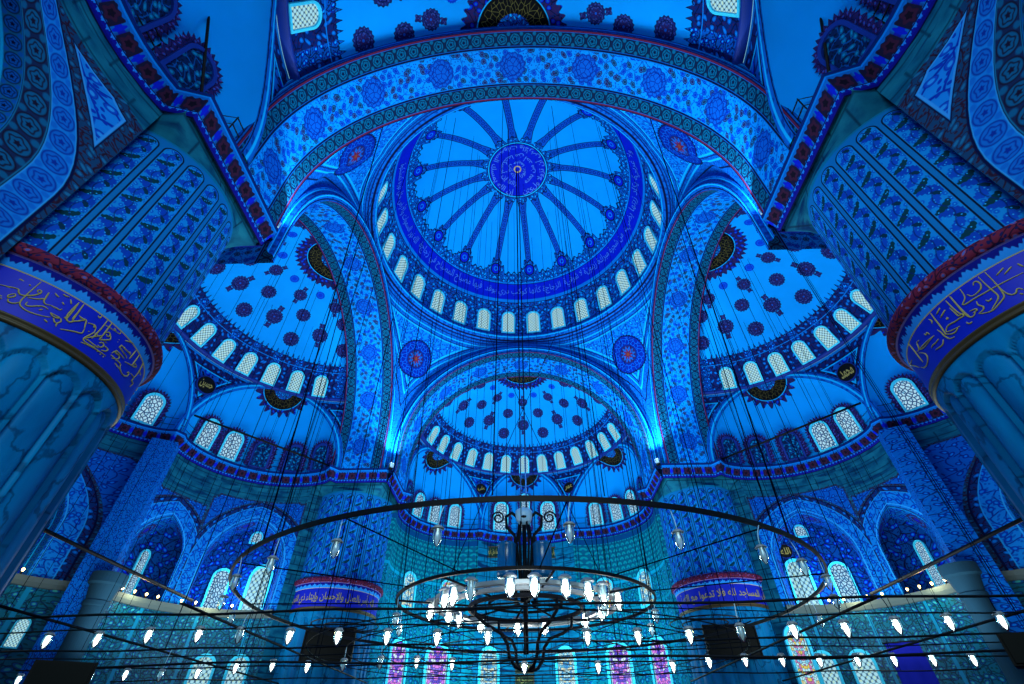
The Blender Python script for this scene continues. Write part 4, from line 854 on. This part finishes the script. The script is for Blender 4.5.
ROW_A_DARK = [[-7.77, -8.43, 2.45], [5.46, -9.23, 2.3]]
ROW_B = [[-18.98, -2.16, 2.11], [-16.17, -2.33, 2.1], [-14.8, -2.41, 2.23], [-12.01, -2.58, 2.24], [-10.62, -2.66, 2.39], [-9.24, -2.75, 2.44], [-7.91, -2.83, 2.38], [-3.9, -3.07, 2.47], [-2.62, -3.14, 2.4], [-0.06, -3.3, 2.26], [2.49, -3.45, 2.24], [5.01, -3.6, 2.24], [6.24, -3.67, 2.35], [7.44, -3.75, 2.38], [8.65, -3.82, 2.37], [9.85, -3.89, 2.35], [11.06, -3.96, 2.34], [12.22, -4.03, 2.33], [13.43, -4.11, 2.32], [14.68, -4.18, 2.3]]
ROW_B_DARK = [[-13.41, -2.5, 2.19], [-6.58, -2.91, 2.43], [-5.23, -2.99, 2.48]]
for rows, where, grp in (((ROW_A, ROW_A_DARK), 'nearer iron bar', 'lamps along the nearer bar'), ((ROW_B, ROW_B_DARK), 'farther iron bar', 'lamps along the farther bar')):
    for lit, row in zip((True, False), rows):
        for k, (x, y, z) in enumerate(row):
            hang((x, y, z + .2), 2.98 - z - .2, lit, '%s %s glass lamp from the left hung from the %s' % (NTH[k], 'lit' if lit else 'unlit', where), grp, .62, random.uniform(-.25, .3))
RINGL = [(-114.1), (-100.0), (-84.4), (-70.7), (-57.1), (-126.8), (-47.3), (-139.1), (-36.7), (-153.5), (-22.8), (-167.0), (-7.5)]
for k, a in enumerate(sorted(RINGL)):
    x, y = 11.72 * cos(R(a)), 11.72 * sin(R(a)); hang((x, y, 4.2), .5, False, '%s unlit glass lamp from the left hung on the big outer chandelier ring' % NTH[k], 'lamps on the outer ring', .72, random.uniform(-.3, .3))
for k, a in enumerate((-161.1, 176.8, -21.7, 6.9)):
    x, y = 5.5 * cos(R(a)), 5.5 * sin(R(a)); hang((x, y, 4.3), .55, False, '%s unlit glass lamp from the left hung on the middle chandelier ring' % NTH[k], 'lamps on the middle ring', .75)

# iron bars and hoops that carry the low lamps
gr = thing('lamp_frame', 'low black iron lattice of bars and hoops carrying rows of hanging lamps', 'lamp frame', (0, 0, 3.0))
ZF = 3.0
def fb(mb, nm, mat='iron'): mb.v = [v - Vector((0, 0, ZF)) for v in mb.v]; return mb.build(nm, M[mat], gr)
def bar(y0, z=3.0, r=.034, x0=-24, x1=22, sl=-.06): mb = MB(); mb.tube([(x, y0 + sl * x, z + .03 * sin(x * .9)) for x in lin(x0, x1, 40)], r, 6); return mb
fb(bar(-8.9), 'bar'); fb(bar(-8.95, 2.62, .02), 'bar'); fb(bar(-3.3), 'bar'); fb(bar(-3.3, 2.75, .02), 'bar'); fb(bar(1.5, 3.0, .03), 'bar'); fb(bar(6.5, 3.05, .03), 'bar'); fb(bar(-13.2, 1.25, .02, -9, 9), 'bar')
for r_ in (4.4, 5.8, 7.2, 8.6): mb = MB(); mb.tube([(r_ * cos(a), r_ * sin(a), 3.0) for a in lin(0, 2 * pi, 65)[:-1]], .019, 5, True); fb(mb, 'hoop')
for k in range(16): a = k * pi / 8; mb = MB(); mb.tube([(.4 * cos(a), .4 * sin(a), 2.95), (8.6 * cos(a), 8.6 * sin(a), 3.0)], .014, 4); fb(mb, 'hoop_spoke')
for x in (-14, -9, 9, 14):
    mb = MB(); mb.tube([(x, y, 3.0) for y in lin(-9.5, 9, 12)], .04, 5); fb(mb, 'cross_bar')
for cx_, cy_ in ((-10.2, 7.5), (10.2, 7.5)):
    mb = MB(); mb.tube([(cx_ + 2.4 * cos(t) * (1 - t / 22), cy_ + 2.4 * sin(t) * (1 - t / 22), 5.6 - t * .01) for t in lin(0, 14, 60)], .035, 5); fb(mb, 'scroll_hoop')
i = 0
for y in (-8.9, -6.0, -3.3, -1.0, 1.5, 4.2, 6.5):
    for k in range(13):
        x = -21 + 3.4 * k + (y * .77 % 3.1); yy = y - .06 * x; z = ceil_z(x, yy)
        if z is None or (abs(x) < 3 and y < -3): continue
        fb(cable([(x, yy, 3.0), (x, yy, z)], .012), 'hanger_cable', 'cable')

# tie rods and cornice rails
def rod(nm, label, pts, r, cat, grp=None, mat='iron'):
    mb = MB(); c = sum((Vector(p) for p in pts), Vector()) / len(pts); mb.tube([Vector(p) - c for p in pts], r, 6); o = mb.build(nm, M[mat]); o.location = c; return tag(o, label, cat, grp)
rod('tie_rod', 'black iron tie rod crossing in front of the left side exedra windows', [(-24.0, 4.4, 18.3), (-14.9, 10.5, 16.9)], .07, 'tie rod')
rod('tie_rod', 'black iron tie rod crossing in front of the right side exedra windows', [(24.0, 4.4, 18.3), (14.9, 10.5, 16.9)], .07, 'tie rod')
rod('tie_rod', 'black tie beam across the gallery arch beside the left gallery column', [(-23.2, -1.0, 8.2), (-21.0, 9.2, 7.3)], .09, 'tie rod')
rod('tie_rod', 'black tie beam across the gallery arch beside the right gallery column', [(23.2, -1.0, 8.2), (21.0, 9.2, 7.3)], .09, 'tie rod')
rod('tie_rod', 'thick black rod under the rear exedra, upper left corner', [(-11.6, -19.9, 24.0), (-10.6, -17.0, 16.9)], .05, 'tie rod')
rod('tie_rod', 'thick black rod under the rear exedra, upper right corner', [(11.75, -19.2, 24.0), (10.6, -16.7, 16.9)], .05, 'tie rod')
for U, nm in ((UL, 'left'), (UR, 'right'), (UQ, 'far')):
    pth = plan_path(U, EX[U.name], 0); rt = thing('cornice_railing', 'thin wire railing standing along the painted cornice of the %s half dome' % nm, 'railing', (0, 0, 16.5))
    for z in (.55, 1.05):
        mb = MB(); mb.tube([p + Vector((0, 0, z)) + (U.c - p).normalized() * .1 for p in pth], .018, 4); mb.build('rail_wire', M['iron'], rt)
    for k in range(0, len(pth), 4): mb = MB(); p = pth[k] + (U.c - pth[k]).normalized() * .1; mb.tube([p, p + Vector((0, 0, 1.1))], .02, 4); mb.build('rail_post', M['iron'], rt)
for s, nm in ((-1, 'upper left'), (1, 'upper right')):
    rt = thing('cornice_railing', 'wire railing with black posts along the rear cornice, %s corner' % nm, 'railing', (0, 0, 16.5))
    te, hw, dep, cr = RM if s < 0 else RG
    pth = [Vector((10.1 * s, -11.9, 0)), Vector((10.1 * s, -15.9, 0))] + [ex_pt(UN, te, l, F_plan(l, hw, dep) - .3, 0) for l in lin(4.8, -4, 12)]
    for z in (.5, 1.0): mb = MB(); mb.tube([p + Vector((0, 0, z)) for p in pth], .03, 4); mb.build('rail_wire', M['iron'], rt)
    for p in [pth[0].lerp(pth[1], k / 4) for k in range(5)] + pth[2::2]: mb = MB(); mb.tube([p, p + Vector((0, 0, 1.05))], .03, 4); mb.build('rail_post', M['iron'], rt)

# floodlights on the pier cornices
FL = [(-10.25, 10.3, 'far left pier'), (10.25, 10.3, 'far right pier'), (-10.2, -11.7, 'near left pier'), (10.2, -11.7, 'near right pier')]
for x, y, nm in FL:
    t = thing('floodlight', 'small white floodlight on the cornice corner of the %s' % nm, 'floodlight', (x, y, 16.52), atan2(-y, -x))
    mb = MB(); mb.box((0, 0, .05), (.2, .3, .1)); mb.box((0, .17, .2), (.05, .03, .3)); mb.box((0, -.17, .2), (.05, .03, .3)); mb.build('bracket', M['iron'], t, smooth=False)
    mb = MB(); mb.box((0, 0, .34), (.22, .3, .3)); mb.build('housing', M['white'], t, smooth=False); mb = MB(); mb.box((.0, 0, .5), (.2, .26, .02)); mb.build('lens', M['flood'], t, smooth=False)

# small warm bulbs strung along the gallery ledges
gb = prof_mesh('bulb', [(0, 0), (.04, .03), (.07, .1), (.05, .16), (0, .18)], 10); gs = prof_mesh('socket', [(.05, -.12), (.05, 0), (0, .02)], 8); gb.materials.append(M['warm']); gs.materials.append(M['iron'])
for U, nm in ((UL, 'left'), (UR, 'right')):
    te, hw, dep, cr = DG
    sets = [('pier bay', [ex_pt(U, te, l, F_plan(l, hw, dep) - .15, 7.2) for l in (-4.9, -4.3, -3.7, -3.1, -2.5)]), ('wide bay', [ex_pt(U, te, l, F_plan(l, hw, dep) - .15, 7.2) for l in (-1.2, -.4, .9, 1.7)]),
            ('middle bay', [ex_pt(U, 0, l, F_plan(l, MIDX[1], MIDX[2]) - .15, 7.2) for l in (2.4, 1.2, 0, -1.2)])]
    for bn, pts in sets:
        for k, p in enumerate(pts):
            t = thing('gallery_lamp', '%s small warm bulb counted from the far end, %s gallery, %s' % (NTH[k], nm, bn), 'lamp', p, 0, 'warm bulbs along the galleries'); part(gb, 'bulb', t); part(gs, 'socket', t)
        L = bpy.data.lights.new('gallery_glow', 'POINT'); L.energy = 150; L.color = (1, .74, .34); L.shadow_soft_size = .25; o = bpy.data.objects.new('gallery_glow', L); COL.objects.link(o); o.location = sum(pts, Vector()) / len(pts) + (U.c - pts[0]).normalized() * .6 + Vector((0, 0, .25))

# screens on the far piers
for x, nm, s in ((-12.1, 'left', 1), (12.25, 'right', -1)):
    t = thing('display_screen', 'black wall screen mounted on the fluted far %s pier' % nm, 'screen', (x, 10.28, 5.05), R(3 * s))
    mb = MB(); mb.box((0, 0, 0), (3.0, .16, 1.62)); mb.box((0, -.06, .84), (3.1, .2, .08)); mb.box((0, -.06, -.84), (3.1, .2, .08)); mb.box((-1.52, -.06, 0), (.07, .2, 1.7)); mb.box((1.52, -.06, 0), (.07, .2, 1.7)); mb.build('casing', M['box'], t, smooth=False)
    mb = MB(); mb.box((0, -.09, 0), (2.9, .02, 1.55)); mb.build('screen', M['screen'], t, smooth=False)
    mb = MB(); mb.box((0, .25, .4), (.5, .5, .12)); mb.box((0, .25, -.4), (.5, .5, .12)); mb.build('bracket', M['iron'], t, smooth=False)
# loudspeakers on stands
for x, y, z, rz, nm in ((-7.45, -14.0, .72, .5, 'left'), (8.0, -14.2, 1.0, -.5, 'right')):
    st = thing('speaker_stand', 'black pole stand carrying the loudspeaker by the lower %s edge' % nm, 'stand', (x, y, FLOOR))
    h = z - FLOOR
    mb = MB(); mb.tube([(0, 0, .5), (0, 0, h)], .03, 8); mb.build('pole', M['iron'], st)
    for k in range(3): a = k * 2.094 + .4; mb = MB(); mb.tube([(0, 0, .9), (.45 * cos(a), .45 * sin(a), .02)], .02, 6); mb.build('leg', M['iron'], st)
    t = thing('loudspeaker', 'black wedge loudspeaker on a stand near the lower %s corner' % nm, 'loudspeaker', (x, y, z), rz)
    V = [(-.42, -.25, 0), (.42, -.25, 0), (.3, .25, 0), (-.3, .25, 0), (-.42, -.25, .42), (.42, -.25, .42), (.3, .25, .38), (-.3, .25, .38)]
    mb = MB(); mb.add(V, [(3, 2, 1, 0), (4, 5, 6, 7), (0, 1, 5, 4), (1, 2, 6, 5), (2, 3, 7, 6), (3, 0, 4, 7)]); mb.build('cabinet', M['box'], t, smooth=False)
    mb = MB(); mb.box((0, -.26, .21), (.76, .03, .36)); mb.build('grille', M['screen'], t, smooth=False)
    mb = MB(); mb.box((0, 0, .42), (.2, .06, .04)); mb.build('handle', M['iron'], t, smooth=False)
# blue cloth hanging on the east wall, dark roundel in the east bay
te, hw, dep, cr = DG
p = ex_pt(UR, te, -1.3, F_plan(-1.3, hw, dep) - .12, 0); er, ep = UR.frame(R(te)); 
t = thing('wall_hanging', 'plain royal blue cloth hanging on the tiled wall under the right gallery', 'wall hanging', (p.x, p.y, 2.2), atan2(ep.y, ep.x))
mb = MB(); nx = 25; V = [(x, .05 * sin(x * 9) * (.4 + .3 * (2 - z)), z) for z in (0, .8, 1.7, 2.6) for x in lin(-1.1, 1.1, nx)]; mb.add(V, [(j * nx + i, j * nx + i + 1, (j + 1) * nx + i + 1, (j + 1) * nx + i) for j in range(3) for i in range(nx - 1)]); cl = mb.build('cloth', M['fabric'], t); cl.modifiers.new('s', 'SOLIDIFY').thickness = .02
mb = MB(); mb.tube([(-1.2, 0, 2.62), (1.2, 0, 2.62)], .04, 8); mb.build('rod', M['iron'], t)
p = ex_pt(UR, te, 3.3, F_plan(3.3, hw, dep) + 2.45, 11.0)
roundel(p, UR.c - p + Vector((0, 0, 11.0)), .5, 'dark round board with gilt script deep inside the wide right gallery bay', 'الله')

# gilt panels over and inside the prayer niche
def panel(x, z, w, h, label, txt):
    t = thing('inscription_panel', label, 'panel', (x, 14.5 + F_plan(x, QC[1], QC[2]) - .12, z), 0, 'gilt panels around the prayer niche')
    mb = MB(); mb.box((0, 0, 0), (w, .1, h)); mb.build('board', M['greenboard'], t, smooth=False)
    mb = MB()
    for zz in (-h / 2, h / 2): mb.box((0, -.03, zz), (w + .08, .14, .07))
    for xx in (-w / 2, w / 2): mb.box((xx, -.03, 0), (.07, .14, h + .08))
    mb.build('frame', M['gline'], t, smooth=False)
    V, F, asp = text_verts(txt, .012); link('lettering', mesh('lettering', [((a - .5) * w * .86, -.06, (b - .5) * h * .66) for a, b in V], F), M['gold'], t, smooth=False)
panel(-3.3, 14.6, 1.7, .95, 'dark green gilt panel above the prayer niche, left of the pole of the chandelier', 'كلما دخل عليها زكريا')
panel(2.3, 14.6, 1.7, .95, 'dark green gilt panel above the prayer niche, right of the pole of the chandelier', 'المحراب وجد عندها رزقا')
panel(-.3, 5.4, 1.5, .6, 'upper of two small gilt panels low in the prayer niche wall', 'لا إله إلا الله')
panel(-.3, 4.6, 1.5, .6, 'lower of two small gilt panels low in the prayer niche wall', 'محمد رسول الله')
# ---------------------------------------------------------------- light
W = bpy.data.worlds.new('world'); SC.world = W; W.use_nodes = True; bg = W.node_tree.nodes['Background']; bg.inputs[0].default_value = (.3, .8, 1, 1); bg.inputs[1].default_value = .6
def lamp(nm, kind, loc, e, col=(1, 1, 1), size=.3, rot=None, **kw):
    L = bpy.data.lights.new(nm, kind); L.energy = e; L.color = col
    if kind == 'POINT': L.shadow_soft_size = size
    elif kind == 'AREA': L.size = size
    elif kind == 'SPOT': L.shadow_soft_size = size; L.spot_size = kw.get('ang', 1.2); L.spot_blend = .6
    o = bpy.data.objects.new(nm, L); COL.objects.link(o); o.location = loc
    if rot: o.rotation_euler = rot
    return o
lamp('dome_fill', 'SPOT', (0, 0, 9.6), 9000, (.86, 1, .93), .5, (pi, 0, 0), ang=R(56))  # added fill spot, brightens the dome alone; no fixture stands for it
lamp('lamp_field', 'AREA', (0, 0, 9.4), 7000, (.86, 1, .93), 16, (pi, 0, 0))
lamp('rear_daylight', 'AREA', (0, -29, 13), 3600, (.8, 1, .96), 12, (R(90), 0, 0))
lamp('lamp_field_west', 'AREA', (-17, 3, 3.6), 1700, (.88, 1, .95), 8, (pi, 0, 0)); lamp('lamp_field_east', 'AREA', (17, 3, 3.6), 1700, (.88, 1, .95), 8, (pi, 0, 0))
lamp('lamp_field_far', 'AREA', (0, 17, 3.4), 2300, (.75, 1, .9), 9, (pi, 0, 0))
for k in range(8): lamp('lamp_glow', 'POINT', (4.4 * cos(k * pi / 4), 4.4 * sin(k * pi / 4), 4.2), 90, (1, .97, .9), .35)
for x, y, nm in FL:
    d = Vector((-x * .1 + 0, -y * .1, 8)); o = lamp('flood_beam', 'SPOT', (x * .93, y * .93, 17.2), 6000 if y > 0 else 3000, (.7, 1, 1), .15, None, ang=1.5); o.rotation_euler = Vector((x * .02, y * .02, 1)).to_track_quat('-Z', 'Y').to_euler()

for U, sx in ((UL, -1), (UR, 1)):
    te, hw, dep, cr = DG
    for l, z, e in ((1.4, 8.2, 420), (-3.6, 7.9, 18)): p = ex_pt(U, te, l, F_plan(l, hw, dep) + 1.1, z); lamp('gallery_lamp_glow', 'POINT', p, e, (.62, .95, 1), .3)
    lamp('aisle_fill', 'POINT', (sx * 17.5, 5.5, 4.6), 420, (.75, 1, .9), .4)  # added fill light for the lower side walls, not a lamp of the hall
for x in (-5, 5): lamp('niche_fill', 'POINT', (x, 18.5, 5.5), 1300, (.6, 1, .88), .5)  # added fill lights that lift the lower far walls, no real lamps there

# ---------------------------------------------------------------- camera
cam = bpy.data.cameras.new('camera'); co = bpy.data.objects.new('camera', cam); COL.objects.link(co); SC.camera = co
cam.sensor_width = 36; cam.lens = 470 / 1024 * 36; cam.clip_end = 300
pt, yw, rl = R(41.25), R(-1.7), R(-.12)
Rm = Matrix.Rotation(-yw, 3, 'Z') @ Matrix.Rotation(pi / 2 + pt, 3, 'X') @ Matrix.Rotation(rl, 3, 'Z')
co.matrix_world = Matrix.Translation((.12, -23.1, 0)) @ Rm.to_4x4()
SC.cycles.diffuse_bounces = 2; SC.cycles.sample_clamp_indirect = 6
vs = SC.view_settings; vs.view_transform = 'Standard'; vs.look = 'None'; vs.gamma = 1; vs.use_curve_mapping = False; vs.exposure = 0.0
